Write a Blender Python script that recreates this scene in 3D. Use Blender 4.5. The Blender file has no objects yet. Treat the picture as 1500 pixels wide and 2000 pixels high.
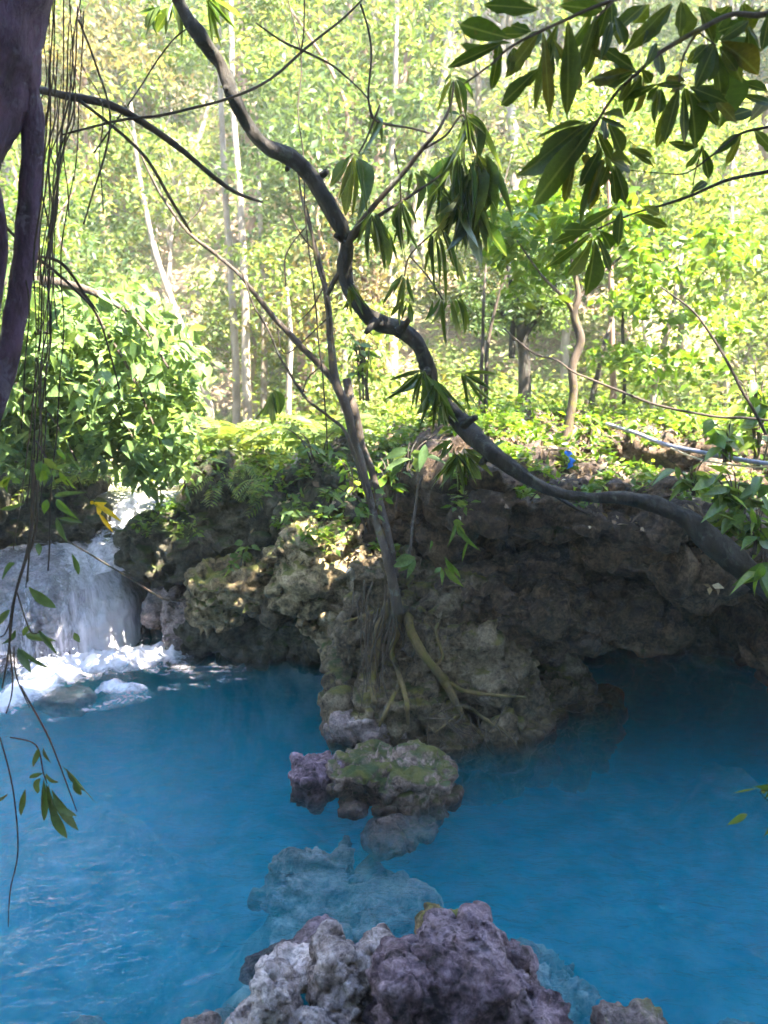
import bpy, math, random
import numpy as np
from mathutils import Vector, Matrix

random.seed(11)
rng = np.random.default_rng(11)
scene = bpy.context.scene
COL = scene.collection

# ------------------------------------------------------------------ camera
FOC = 1632.0                    # focal length in pixels of a 1500 x 2000 frame
PITCH = math.radians(8.7)
CAM = np.array([0.0, 0.0, 2.5])
cam_data = bpy.data.cameras.new('camera')
cam_data.sensor_fit = 'VERTICAL'
cam_data.sensor_height = 36.0
cam_data.lens = 36.0 * FOC / 2000.0
cam_data.clip_start = 0.05
cam_data.clip_end = 500.0
cam_data.dof.use_dof = True
cam_data.dof.focus_distance = 4.4
cam_data.dof.aperture_fstop = 2.4
cam = bpy.data.objects.new('camera', cam_data)
COL.objects.link(cam)
cam.location = CAM
cam.rotation_euler = (math.radians(90) - PITCH, 0, 0)
scene.camera = cam

# ------------------------------------------------------------------ light
SUN_DIR = Vector((0.40, -0.36, 0.84)).normalized()      # towards the sun
elev = math.asin(SUN_DIR.z)
azim = math.atan2(SUN_DIR.x, SUN_DIR.y)
world = bpy.data.worlds.new('World')
scene.world = world
world.use_nodes = True
wn = world.node_tree.nodes
wl = world.node_tree.links
for n_ in list(wn):
    wn.remove(n_)
sky = wn.new('ShaderNodeTexSky')
sky.sky_type = 'NISHITA'
sky.sun_disc = False
sky.sun_elevation = elev
sky.sun_rotation = azim
sky.air_density = 1.0
sky.dust_density = 0.6
sky.ozone_density = 5.0
bg = wn.new('ShaderNodeBackground')
bg.inputs['Strength'].default_value = 0.105
wo = wn.new('ShaderNodeOutputWorld')
wl.new(sky.outputs[0], bg.inputs['Color'])
wl.new(bg.outputs[0], wo.inputs['Surface'])
sun_data = bpy.data.lights.new('sun', 'SUN')
sun_data.energy = 5.0
sun_data.angle = math.radians(0.55)
sun_data.color = (1.0, 0.93, 0.80)
sun = bpy.data.objects.new('sun', sun_data)
COL.objects.link(sun)
sun.location = (6, -6, 20)
sun.rotation_euler = SUN_DIR.to_track_quat('Z', 'Y').to_euler()

scene.view_settings.view_transform = 'Standard'
scene.view_settings.look = 'None'
scene.view_settings.gamma = 1.0
scene.view_settings.exposure = 4.25
scene.view_settings.use_curve_mapping = False
cy = scene.cycles
cy.use_denoising = True
cy.max_bounces = 5
cy.diffuse_bounces = 2
cy.glossy_bounces = 3
cy.transmission_bounces = 5
cy.volume_bounces = 1
cy.transparent_max_bounces = 16
cy.caustics_reflective = False
cy.caustics_refractive = False
cy.sample_clamp_indirect = 6.0
cy.use_adaptive_sampling = True
cy.adaptive_threshold = 0.06

# ------------------------------------------------------------------ geometry of the view
CP, SP = math.cos(PITCH), math.sin(PITCH)
def ray(px, py):
    x = (px - 750.0) / FOC
    v = (py - 1000.0) / FOC
    return np.array([x, CP - v * SP, -SP - v * CP])
def P(px, py, Y):               # the point seen at (px, py) that lies Y metres ahead
    d = ray(px, py)
    return CAM + d * (Y / d[1])
def W(px, py, z=0.0):           # the point seen at (px, py) at height z
    d = ray(px, py)
    return CAM + d * ((z - CAM[2]) / d[2])
def M(px, Y):                   # pixels -> metres at distance Y
    return px * Y / FOC

# ------------------------------------------------------------------ noise
_perm = np.random.default_rng(3).permutation(256)
_perm = np.concatenate([_perm, _perm, _perm])
_grad = np.random.default_rng(4).normal(size=(256, 3))
_grad /= np.linalg.norm(_grad, axis=1)[:, None]
def perlin(p):
    p = np.asarray(p, dtype=np.float64)
    i = np.floor(p).astype(np.int64)
    f = p - i
    u = f * f * f * (f * (f * 6 - 15) + 10)
    i &= 255
    out = 0
    for dx in (0, 1):
        wx = u[:, 0] if dx else 1 - u[:, 0]
        for dy in (0, 1):
            wy = u[:, 1] if dy else 1 - u[:, 1]
            for dz in (0, 1):
                wz = u[:, 2] if dz else 1 - u[:, 2]
                h = _perm[_perm[_perm[(i[:, 0] + dx) & 255] + ((i[:, 1] + dy) & 255)] + ((i[:, 2] + dz) & 255)]
                g = _grad[h]
                out = out + wx * wy * wz * (g[:, 0] * (f[:, 0] - dx) + g[:, 1] * (f[:, 1] - dy) + g[:, 2] * (f[:, 2] - dz))
    return out * 1.6
def fbm(p, octv=4, gain=0.5):
    p = np.asarray(p, dtype=np.float64)
    a, s, out = 1.0, 1.0, 0
    for k in range(octv):
        out = out + a * perlin(p * s + k * 17.3)
        a *= gain
        s *= 2.03
    return out
def ridged(p, octv=4):
    p = np.asarray(p, dtype=np.float64)
    a, s, out = 1.0, 1.0, 0
    for k in range(octv):
        out = out + a * (1 - 2 * np.abs(perlin(p * s + k * 9.7)))
        a *= 0.5
        s *= 2.1
    return out * 0.5
_wh = np.random.default_rng(5).random((256, 3))
def worley(p):
    p = np.asarray(p, dtype=np.float64)
    i = np.floor(p).astype(np.int64)
    f1 = np.full(len(p), 9.0)
    f2 = np.full(len(p), 9.0)
    for dx in (-1, 0, 1):
        for dy in (-1, 0, 1):
            for dz in (-1, 0, 1):
                c = i + np.array([dx, dy, dz])
                h = _perm[_perm[_perm[c[:, 0] & 255] + (c[:, 1] & 255)] + (c[:, 2] & 255)]
                d = np.linalg.norm(c + _wh[h] - p, axis=1)
                m = d < f1
                f2 = np.where(m, f1, np.minimum(f2, d))
                f1 = np.where(m, d, f1)
    return f1, f2
def smooth(a, b, x):
    t = np.clip((x - a) / (b - a), 0, 1)
    return t * t * (3 - 2 * t)
def unit(v):
    v = np.asarray(v, dtype=float)
    return v / np.maximum(np.linalg.norm(v, axis=-1, keepdims=True), 1e-9)

# ------------------------------------------------------------------ meshes
def mesh_np(name, V, F, shade=True, attrs=None):
    """V (n,3), F: one (m,k) index array or a list of them"""
    Fs = F if isinstance(F, list) else [F]
    Fs = [np.asarray(f, dtype=np.int32) for f in Fs if len(f)]
    me = bpy.data.meshes.new(name)
    V = np.ascontiguousarray(V, dtype=np.float32)
    me.vertices.add(len(V))
    me.vertices.foreach_set('co', V.ravel())
    idx = np.concatenate([f.ravel() for f in Fs])
    tot = np.concatenate([np.full(len(f), f.shape[1], dtype=np.int32) for f in Fs])
    st = np.concatenate([[0], np.cumsum(tot)[:-1]]).astype(np.int32)
    me.loops.add(len(idx))
    me.loops.foreach_set('vertex_index', idx)
    me.polygons.add(len(tot))
    me.polygons.foreach_set('loop_start', st)
    me.update(calc_edges=True)
    me.validate()
    if shade:
        me.polygons.foreach_set('use_smooth', np.ones(len(me.polygons), dtype=bool))
    if attrs:
        for k, a in attrs.items():
            at = me.attributes.new(k, 'FLOAT', 'POINT')
            at.data.foreach_set('value', np.asarray(a, dtype=np.float32))
    return me
def tag(o, label=None, cat=None, group=None, kind=None):
    for k, v in (('label', label), ('category', cat), ('group', group), ('kind', kind)):
        if v:
            o[k] = v
    return o
def obj(name, me, mat=None, parent=None, loc=None):
    o = bpy.data.objects.new(name, me)
    COL.objects.link(o)
    if mat is not None and me is not None and not me.materials:
        me.materials.append(mat)
    if parent is not None:
        o.parent = parent
    if loc is not None:
        o.location = Vector(loc)
    return o
def thing(name, loc, label, cat, group=None):
    o = bpy.data.objects.new(name, None)
    o.empty_display_size = 0.1
    COL.objects.link(o)
    o.location = Vector(loc)
    return tag(o, label, cat, group)
def part(root, name, V, F, mat, shade=True, kind=None, attrs=None):   # V in world coordinates
    me = mesh_np(name, np.asarray(V) - np.array(root.location), F, shade, attrs)
    o = obj(name, me, mat, root)
    if kind:
        o['kind'] = kind
    return o
def merge(parts):
    Vs, Fs, n = [], {}, 0
    for V, F in parts:
        for f in (F if isinstance(F, list) else [F]):
            f = np.asarray(f)
            Fs.setdefault(f.shape[1], []).append(f + n)
        Vs.append(V)
        n += len(V)
    return np.concatenate(Vs), [np.concatenate(v) for v in Fs.values()]

def catmull(pts, rad, sub):
    pts = np.asarray(pts, float)
    rad = np.asarray(rad, float)
    n = len(pts)
    if n == 2 or sub < 2:
        t = np.linspace(0, 1, max(sub, 2))[:, None]
        if n == 2:
            return pts[0] * (1 - t) + pts[1] * t, (rad[0] * (1 - t) + rad[1] * t)[:, 0]
        return pts, rad
    op, orr = [], []
    for i in range(n - 1):
        p0 = pts[max(i - 1, 0)]; p1 = pts[i]; p2 = pts[i + 1]; p3 = pts[min(i + 2, n - 1)]
        for k in range(sub):
            t = k / sub
            op.append(0.5 * (2 * p1 + (p2 - p0) * t + (2 * p0 - 5 * p1 + 4 * p2 - p3) * t * t + (3 * p1 - p0 - 3 * p2 + p3) * t ** 3))
            orr.append(rad[i] * (1 - t) + rad[i + 1] * t)
    op.append(pts[-1]); orr.append(rad[-1])
    return np.array(op), np.array(orr)
def tube(pts, rad, seg=8, sub=6, amp=0.0, freq=6.0, stretch=1.0, wob=0.0):
    if np.isscalar(rad):
        rad = [rad] * len(pts)
    c, r = catmull(pts, rad, sub)
    if wob > 0:
        c = c + wob * np.stack([fbm(c * 1.7 + o, 3) for o in (3.1, 41.7, 77.9)], 1)
    T = unit(np.gradient(c, axis=0))
    up = np.array([0.31, 0.22, 0.93]) if abs(T[0, 2]) < 0.9 else np.array([1.0, 0.1, 0])
    A = [unit(np.cross(T[0], up))]
    for i in range(1, len(c)):
        a = A[-1] - T[i] * np.dot(A[-1], T[i])
        A.append(unit(a))
    A = np.array(A)
    B = np.cross(T, A)
    th = np.linspace(0, 2 * math.pi, seg, endpoint=False)
    R = np.repeat(r[:, None], seg, 1)
    nrm = A[:, None, :] * np.cos(th)[None, :, None] + B[:, None, :] * np.sin(th)[None, :, None]
    if amp > 0:
        s = np.cumsum(np.concatenate([[0], np.linalg.norm(np.diff(c, axis=0), axis=1)]))
        q = np.stack([np.cos(th)[None, :] * np.ones_like(R) * 1.3, np.sin(th)[None, :] * np.ones_like(R) * 1.3,
                      (s[:, None] * freq * stretch) * np.ones_like(R)], 2).reshape(-1, 3)
        q = q + c[0] * 5
        R = R * (1 + amp * fbm(q, 3).reshape(R.shape))
    V = (c[:, None, :] + nrm * R[:, :, None]).reshape(-1, 3)
    i = np.arange(len(c) - 1)[:, None] * seg
    j = np.arange(seg)[None, :]
    k = (j + 1) % seg
    F = np.stack([i + j, i + k, i + seg + k, i + seg + j], 2).reshape(-1, 4)
    V = np.concatenate([V, c[:1], c[-1:]])
    a, b = len(V) - 2, len(V) - 1
    j = np.arange(seg); k = (j + 1) % seg
    last = (len(c) - 1) * seg
    C = np.concatenate([np.stack([k, j, np.full(seg, a)], 1), np.stack([last + j, last + k, np.full(seg, b)], 1)])
    return V, [F, C]
def pxpath(lst, dY=0.0):        # [(px, py, Y, width_px)] -> points, radii
    pts = [P(a, b, c + dY) for a, b, c, w in lst]
    return pts, [M(w, c) * 0.5 for a, b, c, w in lst]

# leaf shapes: long axis +Y, face +Z, length 1, width 1 before scaling
LEAF_S_V = np.array([[0, 0, 0], [-.5, .42, .06], [0, 1, -.10], [.5, .42, .06], [0, .45, -.03]])
LEAF_S_F = np.array([[0, 4, 1], [4, 2, 1], [0, 3, 4], [4, 3, 2]])
def leaf_big(bend=0.25, fold=0.12, shape=(0.35, 0.8, 1.0, 0.95, 0.75, 0.42), wave=0.0, twist=0.0, cut=0.0):
    n = len(shape) + 1
    V = [[0, 0, 0]]
    rows = []
    for i, w in enumerate(shape):
        t = (i + 1) / n
        z = -bend * t * t
        ww = 0.5 * w
        tw = twist * t
        dz = wave * math.sin(t * 13.0)
        rows.append(len(V))
        V.append([-ww * math.cos(tw), t + cut * (i % 2), z + fold * w * 0.5 + dz - ww * math.sin(tw)])
        V.append([0, t, z])
        V.append([ww * math.cos(tw), t + cut * ((i + 1) % 2), z + fold * w * 0.5 - dz + ww * math.sin(tw)])
    V.append([0, 1, -bend])
    tip = len(V) - 1
    Q, T = [], []
    T += [[0, rows[0] + 1, rows[0]], [0, rows[0] + 2, rows[0] + 1]]
    for a, b in zip(rows[:-1], rows[1:]):
        Q += [[a, a + 1, b + 1, b], [a + 1, a + 2, b + 2, b + 1]]
    T += [[rows[-1], rows[-1] + 1, tip], [rows[-1] + 1, rows[-1] + 2, tip]]
    return np.array(V, float), [np.array(Q), np.array(T)]
def frames(d, n):               # rotation matrices with +Y along d and +Z near n
    y = unit(d)
    x = unit(np.cross(y, n))
    z = np.cross(x, y)
    return np.stack([x, y, z], -1)
def scatter_leaves(pos, d, n, L, Wd, tv=LEAF_S_V, tf=LEAF_S_F):
    R = frames(d, n)
    S = np.stack([Wd, L, L], 1)
    loc = tv[None, :, :] * S[:, None, :]
    V = np.einsum('nij,nkj->nki', R, loc) + pos[:, None, :]
    m = len(tv)
    off = (np.arange(len(pos)) * m)[:, None, None]
    fs = tf if isinstance(tf, list) else [tf]
    return V.reshape(-1, 3), [(f[None] + off).reshape(-1, f.shape[1]) for f in fs]

# ------------------------------------------------------------------ materials
def mat_new(name):
    m = bpy.data.materials.new(name)
    m.use_nodes = True
    nt = m.node_tree
    for n_ in list(nt.nodes):
        nt.nodes.remove(n_)
    return m, nt, nt.nodes, nt.links
def node(nt, typ, **kw):
    n_ = nt.nodes.new(typ)
    for k, v in kw.items():
        if k.startswith('_'):
            setattr(n_, k[1:], v)
        else:
            n_.inputs[k.replace('__', ' ')].default_value = v
    return n_
def ramp(nt, fac, stops):
    r = nt.nodes.new('ShaderNodeValToRGB')
    e = r.color_ramp.elements
    while len(e) < len(stops):
        e.new(0.5)
    for el, (p, c) in zip(e, stops):
        el.position = p
        el.color = (*c, 1) if len(c) == 3 else c
    if fac is not None:
        nt.links.new(fac, r.inputs[0])
    return r
def mix(nt, fac, a, b, typ='MIX'):
    m = nt.nodes.new('ShaderNodeMixRGB')
    m.blend_type = typ
    for s, v in ((0, fac), (1, a), (2, b)):
        if hasattr(v, 'links'):
            nt.links.new(v, m.inputs[s])
        elif isinstance(v, (int, float)):
            m.inputs[s].default_value = v
        else:
            m.inputs[s].default_value = (*v, 1)
    return m.outputs[0]
def math_(nt, op, a, b=0.0, clamp=False):
    m = nt.nodes.new('ShaderNodeMath')
    m.operation = op
    m.use_clamp = clamp
    for s, v in ((0, a), (1, b)):
        if hasattr(v, 'links'):
            nt.links.new(v, m.inputs[s])
        else:
            m.inputs[s].default_value = v
    return m.outputs[0]
def noise_(nt, scale, detail=5.0, rough=0.55, vec=None, dist=0.0):
    n_ = node(nt, 'ShaderNodeTexNoise', Scale=scale, Detail=detail, Roughness=rough, Distortion=dist)
    if vec is not None:
        nt.links.new(vec, n_.inputs['Vector'])
    return n_.outputs[0]
def pos_(nt, scale=None):
    g = nt.nodes.new('ShaderNodeNewGeometry')
    if scale is None:
        return g.outputs['Position']
    m = nt.nodes.new('ShaderNodeMapping')
    m.inputs['Scale'].default_value = scale
    nt.links.new(g.outputs['Position'], m.inputs['Vector'])
    return m.outputs[0]

def rock_mat(name, dark, mid, light, moss=0.3, moss_col=(0.05, 0.075, 0.012), moss2=(0.12, 0.10, 0.02), soil=0.0,
             rough=0.85, wet=0.0, pit=14.0, bump=0.6, band=0.75):
    m, nt, N, L = mat_new(name)
    pos = pos_(nt)
    a = noise_(nt, 3.1, 8, 0.66, pos)
    b = noise_(nt, 17.0, 8, 0.72, pos, 0.4)
    ab = math_(nt, 'ADD', math_(nt, 'MULTIPLY', a, 0.5), math_(nt, 'MULTIPLY', b, 0.5))
    col = ramp(nt, ab, [(0.40, dark), (0.49, mid), (0.60, light)]).outputs[0]
    sp = ramp(nt, noise_(nt, 48.0, 6, 0.75, pos), [(0.40, (0.25, 0.25, 0.25)), (0.50, (1, 1, 1)), (0.66, (1.35, 1.35, 1.35))]).outputs[0]
    col = mix(nt, 0.6, col, sp, 'MULTIPLY')
    col = mix(nt, 0.7, col, ramp(nt, noise_(nt, 1.3, 4, 0.6, pos, 0.8), [(0.36, (0.5, 0.48, 0.46)), (0.6, (1.2, 1.18, 1.15))]).outputs[0], 'MULTIPLY')
    vor = node(nt, 'ShaderNodeTexVoronoi', Scale=pit)
    wv = node(nt, 'ShaderNodeMapping')
    wv.inputs['Scale'].default_value = (1, 1, 1.5)
    L.new(pos, wv.inputs[0])
    dn = nt.nodes.new('ShaderNodeTexNoise')
    dn.inputs['Scale'].default_value = 6
    dn.inputs['Detail'].default_value = 3
    L.new(pos, dn.inputs['Vector'])
    wadd = nt.nodes.new('ShaderNodeVectorMath'); wadd.operation = 'MULTIPLY_ADD'
    L.new(dn.outputs['Color'], wadd.inputs[0])
    wadd.inputs[1].default_value = (0.25, 0.25, 0.25)
    L.new(wv.outputs[0], wadd.inputs[2])
    L.new(wadd.outputs[0], vor.inputs['Vector'])
    pm = ramp(nt, vor.outputs['Distance'], [(0.12, (0, 0, 0)), (0.36, (1, 1, 1))]).outputs[0]
    pmask = ramp(nt, noise_(nt, 5.0, 3, 0.5, pos), [(0.45, (0, 0, 0)), (0.58, (1, 1, 1))]).outputs[0]
    pit_on = mix(nt, pmask, (1, 1, 1), pm)
    col = mix(nt, 0.75, col, mix(nt, pit_on, dark, col))
    geo = nt.nodes.new('ShaderNodeNewGeometry')
    sep = nt.nodes.new('ShaderNodeSeparateXYZ')
    L.new(geo.outputs['Normal'], sep.inputs[0])
    nz = sep.outputs['Z']
    if moss > 0:
        f = math_(nt, 'ADD', math_(nt, 'MULTIPLY', nz, 0.38), noise_(nt, 3.6, 7, 0.68, pos))
        mk = ramp(nt, f, [(0.86 - moss * 0.5, (0, 0, 0)), (0.98 - moss * 0.5, (1, 1, 1))]).outputs[0]
        mc = mix(nt, ramp(nt, noise_(nt, 6.5, 4, 0.6, pos), [(0.42, (0, 0, 0)), (0.6, (1, 1, 1))]).outputs[0], moss_col, moss2)
        col = mix(nt, math_(nt, 'MULTIPLY', mk, 0.88), col, mc)
    if soil > 0:
        f = math_(nt, 'ADD', nz, math_(nt, 'MULTIPLY', math_(nt, 'SUBTRACT', b, 0.5), 0.9))
        sk = ramp(nt, f, [(0.80 - soil * 0.4, (0, 0, 0)), (0.98 - soil * 0.4, (1, 1, 1))]).outputs[0]
        sc = ramp(nt, noise_(nt, 30.0, 5, 0.7, pos), [(0.35, (0.016, 0.011, 0.009)), (0.52, (0.052, 0.036, 0.027)), (0.68, (0.13, 0.098, 0.08))]).outputs[0]
        col = mix(nt, sk, col, sc)
    sz = nt.nodes.new('ShaderNodeSeparateXYZ')
    L.new(pos, sz.inputs[0])
    wetk = ramp(nt, math_(nt, 'ADD', sz.outputs['Z'], math_(nt, 'MULTIPLY', math_(nt, 'SUBTRACT', a, 0.5), 0.22)), [(0.0, (1, 1, 1)), (0.035, (1, 1, 1)), (0.10, (0, 0, 0))]).outputs[0]
    col = mix(nt, math_(nt, 'MULTIPLY', wetk, band), col, mix(nt, 1.0, col, (0.36, 0.34, 0.30), 'MULTIPLY'))
    h = math_(nt, 'ADD', math_(nt, 'MULTIPLY', a, 0.5), math_(nt, 'MULTIPLY', b, 0.35))
    h = math_(nt, 'ADD', h, math_(nt, 'MULTIPLY', noise_(nt, 48.0, 6, 0.75, pos), 0.22))
    h = math_(nt, 'ADD', h, math_(nt, 'MULTIPLY', pit_on, 0.14))
    bp = node(nt, 'ShaderNodeBump', Strength=bump, Distance=0.12)
    L.new(h, bp.inputs['Height'])
    pr = node(nt, 'ShaderNodeBsdfPrincipled', Roughness=rough)
    pr.inputs['Specular IOR Level'].default_value = 0.25 + wet
    L.new(math_(nt, 'SUBTRACT', rough, math_(nt, 'MULTIPLY', wetk, 0.45), True), pr.inputs['Roughness'])
    L.new(col, pr.inputs['Base Color'])
    L.new(bp.outputs[0], pr.inputs['Normal'])
    o = nt.nodes.new('ShaderNodeOutputMaterial')
    L.new(pr.outputs[0], o.inputs[0])
    return m

def leaf_mat(name, stops, trans=0.38, rough=0.42, spec=0.35, warm=1.25, vein=False):
    m, nt, N, L = mat_new(name)
    geo = nt.nodes.new('ShaderNodeNewGeometry')
    oi = nt.nodes.new('ShaderNodeObjectInfo')
    r = math_(nt, 'FRACT', math_(nt, 'ADD', geo.outputs['Random Per Island'], oi.outputs['Random']))
    col = ramp(nt, r, stops).outputs[0]
    n2 = ramp(nt, noise_(nt, 1.1, 4, 0.6, pos_(nt)), [(0.3, (0.62, 0.66, 0.62)), (0.7, (1.25, 1.2, 1.0))]).outputs[0]
    col = mix(nt, 1.0, col, n2, 'MULTIPLY')
    n3 = ramp(nt, noise_(nt, 55.0, 3, 0.6, pos_(nt)), [(0.35, (0.78, 0.78, 0.7)), (0.65, (1.15, 1.12, 1.1))]).outputs[0]
    col = mix(nt, 1.0, col, n3, 'MULTIPLY')
    if vein:
        tcn = nt.nodes.new('ShaderNodeTexCoord')
        sx = nt.nodes.new('ShaderNodeSeparateXYZ')
        L.new(tcn.outputs['Object'], sx.inputs[0])
        ax = math_(nt, 'ABSOLUTE', sx.outputs['X'])
        rib = ramp(nt, ax, [(0.02, (1, 1, 1)), (0.06, (0, 0, 0))]).outputs[0]
        sd = math_(nt, 'SINE', math_(nt, 'SUBTRACT', math_(nt, 'MULTIPLY', sx.outputs['Y'], 95.0), math_(nt, 'MULTIPLY', ax, 30.0)))
        sd = ramp(nt, sd, [(0.80, (0, 0, 0)), (1.0, (1, 1, 1))]).outputs[0]
        col = mix(nt, math_(nt, 'MULTIPLY', sd, 0.30), col, mix(nt, 1.0, col, (1.7, 1.6, 1.4), 'MULTIPLY'))
        col = mix(nt, math_(nt, 'MULTIPLY', rib, 0.55), col, (0.14, 0.16, 0.04))
        spot = ramp(nt, noise_(nt, 42.0, 4, 0.6, pos_(nt)), [(0.68, (0, 0, 0)), (0.74, (1, 1, 1))]).outputs[0]
        col = mix(nt, math_(nt, 'MULTIPLY', spot, 0.7), col, (0.07, 0.045, 0.015))
    pr = node(nt, 'ShaderNodeBsdfPrincipled', Roughness=rough)
    pr.inputs['Specular IOR Level'].default_value = spec
    L.new(col, pr.inputs['Base Color'])
    tr = nt.nodes.new('ShaderNodeBsdfTranslucent')
    L.new(mix(nt, 1.0, col, (1.25 * warm, 1.45, 0.80), 'MULTIPLY'), tr.inputs[0])
    mx = nt.nodes.new('ShaderNodeMixShader')
    mx.inputs[0].default_value = trans
    L.new(pr.outputs[0], mx.inputs[1])
    L.new(tr.outputs[0], mx.inputs[2])
    o = nt.nodes.new('ShaderNodeOutputMaterial')
    L.new(mx.outputs[0], o.inputs[0])
    return m
def bark_mat(name, dark, light, moss=0.0, scale=1.0, rough=0.85, bump=0.6, dist=0.02, lichen=0.0, lcol=(0.075, 0.08, 0.06)):
    m, nt, N, L = mat_new(name)
    v = pos_(nt, (14 * scale, 14 * scale, 5 * scale))
    a = noise_(nt, 1.0, 7, 0.65, v)
    b = noise_(nt, 3.0 * scale, 4, 0.6, pos_(nt))
    col = ramp(nt, math_(nt, 'ADD', math_(nt, 'MULTIPLY', a, 0.6), math_(nt, 'MULTIPLY', b, 0.4)), [(0.36, dark), (0.62, light)]).outputs[0]
    if moss > 0:
        mk = ramp(nt, noise_(nt, 7.0, 5, 0.65, pos_(nt)), [(0.62 - 0.3 * moss, (0, 0, 0)), (0.72 - 0.3 * moss, (1, 1, 1))]).outputs[0]
        col = mix(nt, math_(nt, 'MULTIPLY', mk, 0.8), col, (0.10, 0.085, 0.015))
    if lichen > 0:
        lk = ramp(nt, noise_(nt, 9.0, 6, 0.7, pos_(nt), 0.5), [(0.66 - 0.2 * lichen, (0, 0, 0)), (0.72 - 0.2 * lichen, (1, 1, 1))]).outputs[0]
        col = mix(nt, math_(nt, 'MULTIPLY', lk, 0.7), col, mix(nt, noise_(nt, 30.0, 3, 0.6, pos_(nt)), [x_ * 0.5 for x_ in lcol], [x_ * 1.6 for x_ in lcol]))
    bp = node(nt, 'ShaderNodeBump', Strength=bump, Distance=dist)
    L.new(a, bp.inputs['Height'])
    pr = node(nt, 'ShaderNodeBsdfPrincipled', Roughness=rough)
    pr.inputs['Specular IOR Level'].default_value = 0.25
    L.new(col, pr.inputs['Base Color'])
    L.new(bp.outputs[0], pr.inputs['Normal'])
    o = nt.nodes.new('ShaderNodeOutputMaterial')
    L.new(pr.outputs[0], o.inputs[0])
    return m
def plain_mat(name, col, rough=0.6, spec=0.3, var=0.25):
    m, nt, N, L = mat_new(name)
    n_ = ramp(nt, noise_(nt, 25.0, 4, 0.6, pos_(nt)), [(0.3, (1 - var,) * 3), (0.7, (1 + var,) * 3)]).outputs[0]
    pr = node(nt, 'ShaderNodeBsdfPrincipled', Roughness=rough)
    pr.inputs['Specular IOR Level'].default_value = spec
    L.new(mix(nt, 1.0, col, n_, 'MULTIPLY'), pr.inputs['Base Color'])
    o = nt.nodes.new('ShaderNodeOutputMaterial')
    L.new(pr.outputs[0], o.inputs[0])
    return m
# ------------------------------------------------------------------ ground
BUMPS = [  # shoals of the pool bed: pixel, height of the shoal, radius in metres
    (690, 1620, -0.50, 0.9), (660, 1730, -0.55, 0.9), (960, 1770, -0.58, 0.9), (780, 1800, -0.48, 0.8), (560, 1860, -0.42, 0.8), (880, 1900, -0.40, 0.9),
    (60, 1980, -0.52, 1.1), (330, 1980, -0.45, 1.0), (1300, 1980, -0.52, 1.0), (1450, 1960, -0.62, 1.0),
    (130, 1410, -0.75, 0.9), (1480, 1350, -0.8, 0.9),
]
BP = [(W(a, b), z, r) for a, b, z, r in BUMPS]
def stream_x(y):
    return -2.85 - 0.05 * np.maximum(y - 11, 0) ** 1.6
def ground_h(x, y):
    p = np.stack([x, y, np.zeros_like(x)], 1)
    edge = 8.35 - 1.0 * smooth(-2.3, -0.9, x) * (1 - smooth(0.4, 1.2, x)) - 0.5 * smooth(1.5, 4, x)
    edge = edge + 0.25 * fbm(p * 0.9, 3)
    bed = -1.45 - 1.1 * smooth(-1.2, 1.8, x) * smooth(2.6, 4.2, y) + 0.25 * fbm(p * 0.8 + 5, 4)
    bn = fbm(p * 1.9, 5)
    bn2 = fbm(p * 1.9 + 31.0, 5)
    for c, z, r in BP:
        w = np.exp(-((x - c[0]) ** 2 + (y - c[1]) ** 2) / (r * r))
        t_ = z - 1.15 * (1 - w) + 0.26 * (bn if r > 0.85 else bn2) * (0.35 + w)
        bed = 0.5 * (bed + t_ + np.sqrt((bed - t_) ** 2 + 0.02))
    plateau = 1.62 + 0.10 * fbm(p * 0.7 + 9, 4) + 0.05 * np.clip(y - 8, 0, 9) + 0.05 * np.clip(x - 1, 0, 6)
    h = bed + (plateau - bed) * smooth(edge, edge + 0.45, y)
    # the upper stream
    sx = stream_x(y)
    ch = np.exp(-((x - sx) / 0.78) ** 4) * smooth(7.9, 8.8, y) * (1 - smooth(13.5, 16, y))
    h = h * (1 - ch) + np.minimum(h, 1.12) * ch
    # the hill beyond
    t = np.maximum(y - 14.5 - 0.10 * np.abs(x) + 1.2 * fbm(p * 0.12, 3), 0)
    h = h + 0.86 * t - 0.0055 * t * t * (t < 78) - (t >= 78) * 33.5 + (0.5 * fbm(p * 0.35, 4)) * smooth(14, 22, y)
    # side slopes and the near bank
    sd = np.maximum(np.abs(x - 1) - 9.0, 0)
    h = h + 0.5 * sd * smooth(-3, 6, y + 0 * x)
    near = 0.85 + 0.12 * fbm(p * 1.3, 3) + 0.10 * np.clip(-y, 0, 30)
    k = 1 - smooth(0.9, 1.75, y + 0.25 * fbm(p * 1.5 + 3, 2))
    h = h * (1 - k) + near * k
    return np.minimum(h, 26 + 0.2 * h)
def axis_pts(segs):
    out = []
    for a, b, s in segs:
        out.append(np.arange(a, b, s))
    return np.unique(np.concatenate(out + [[segs[-1][1]]]))
gx = axis_pts([(-46, -20, 2.0), (-20, -7, 0.6), (-7, 7, 0.09), (7, 20, 0.6), (20, 46, 2.0)])
gy = axis_pts([(-26, -4, 1.5), (-4, 1, 0.25), (1, 13, 0.09), (13, 32, 0.4), (32, 52, 1.5)])
GX, GY = np.meshgrid(gx, gy)
gz = ground_h(GX.ravel(), GY.ravel())
gV = np.stack([GX.ravel(), GY.ravel(), gz], 1)
nx, ny = len(gx), len(gy)
ii, jj = np.meshgrid(np.arange(nx - 1), np.arange(ny - 1))
a_ = (jj * nx + ii).ravel()
gF = np.stack([a_, a_ + 1, a_ + nx + 1, a_ + nx], 1)

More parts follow.
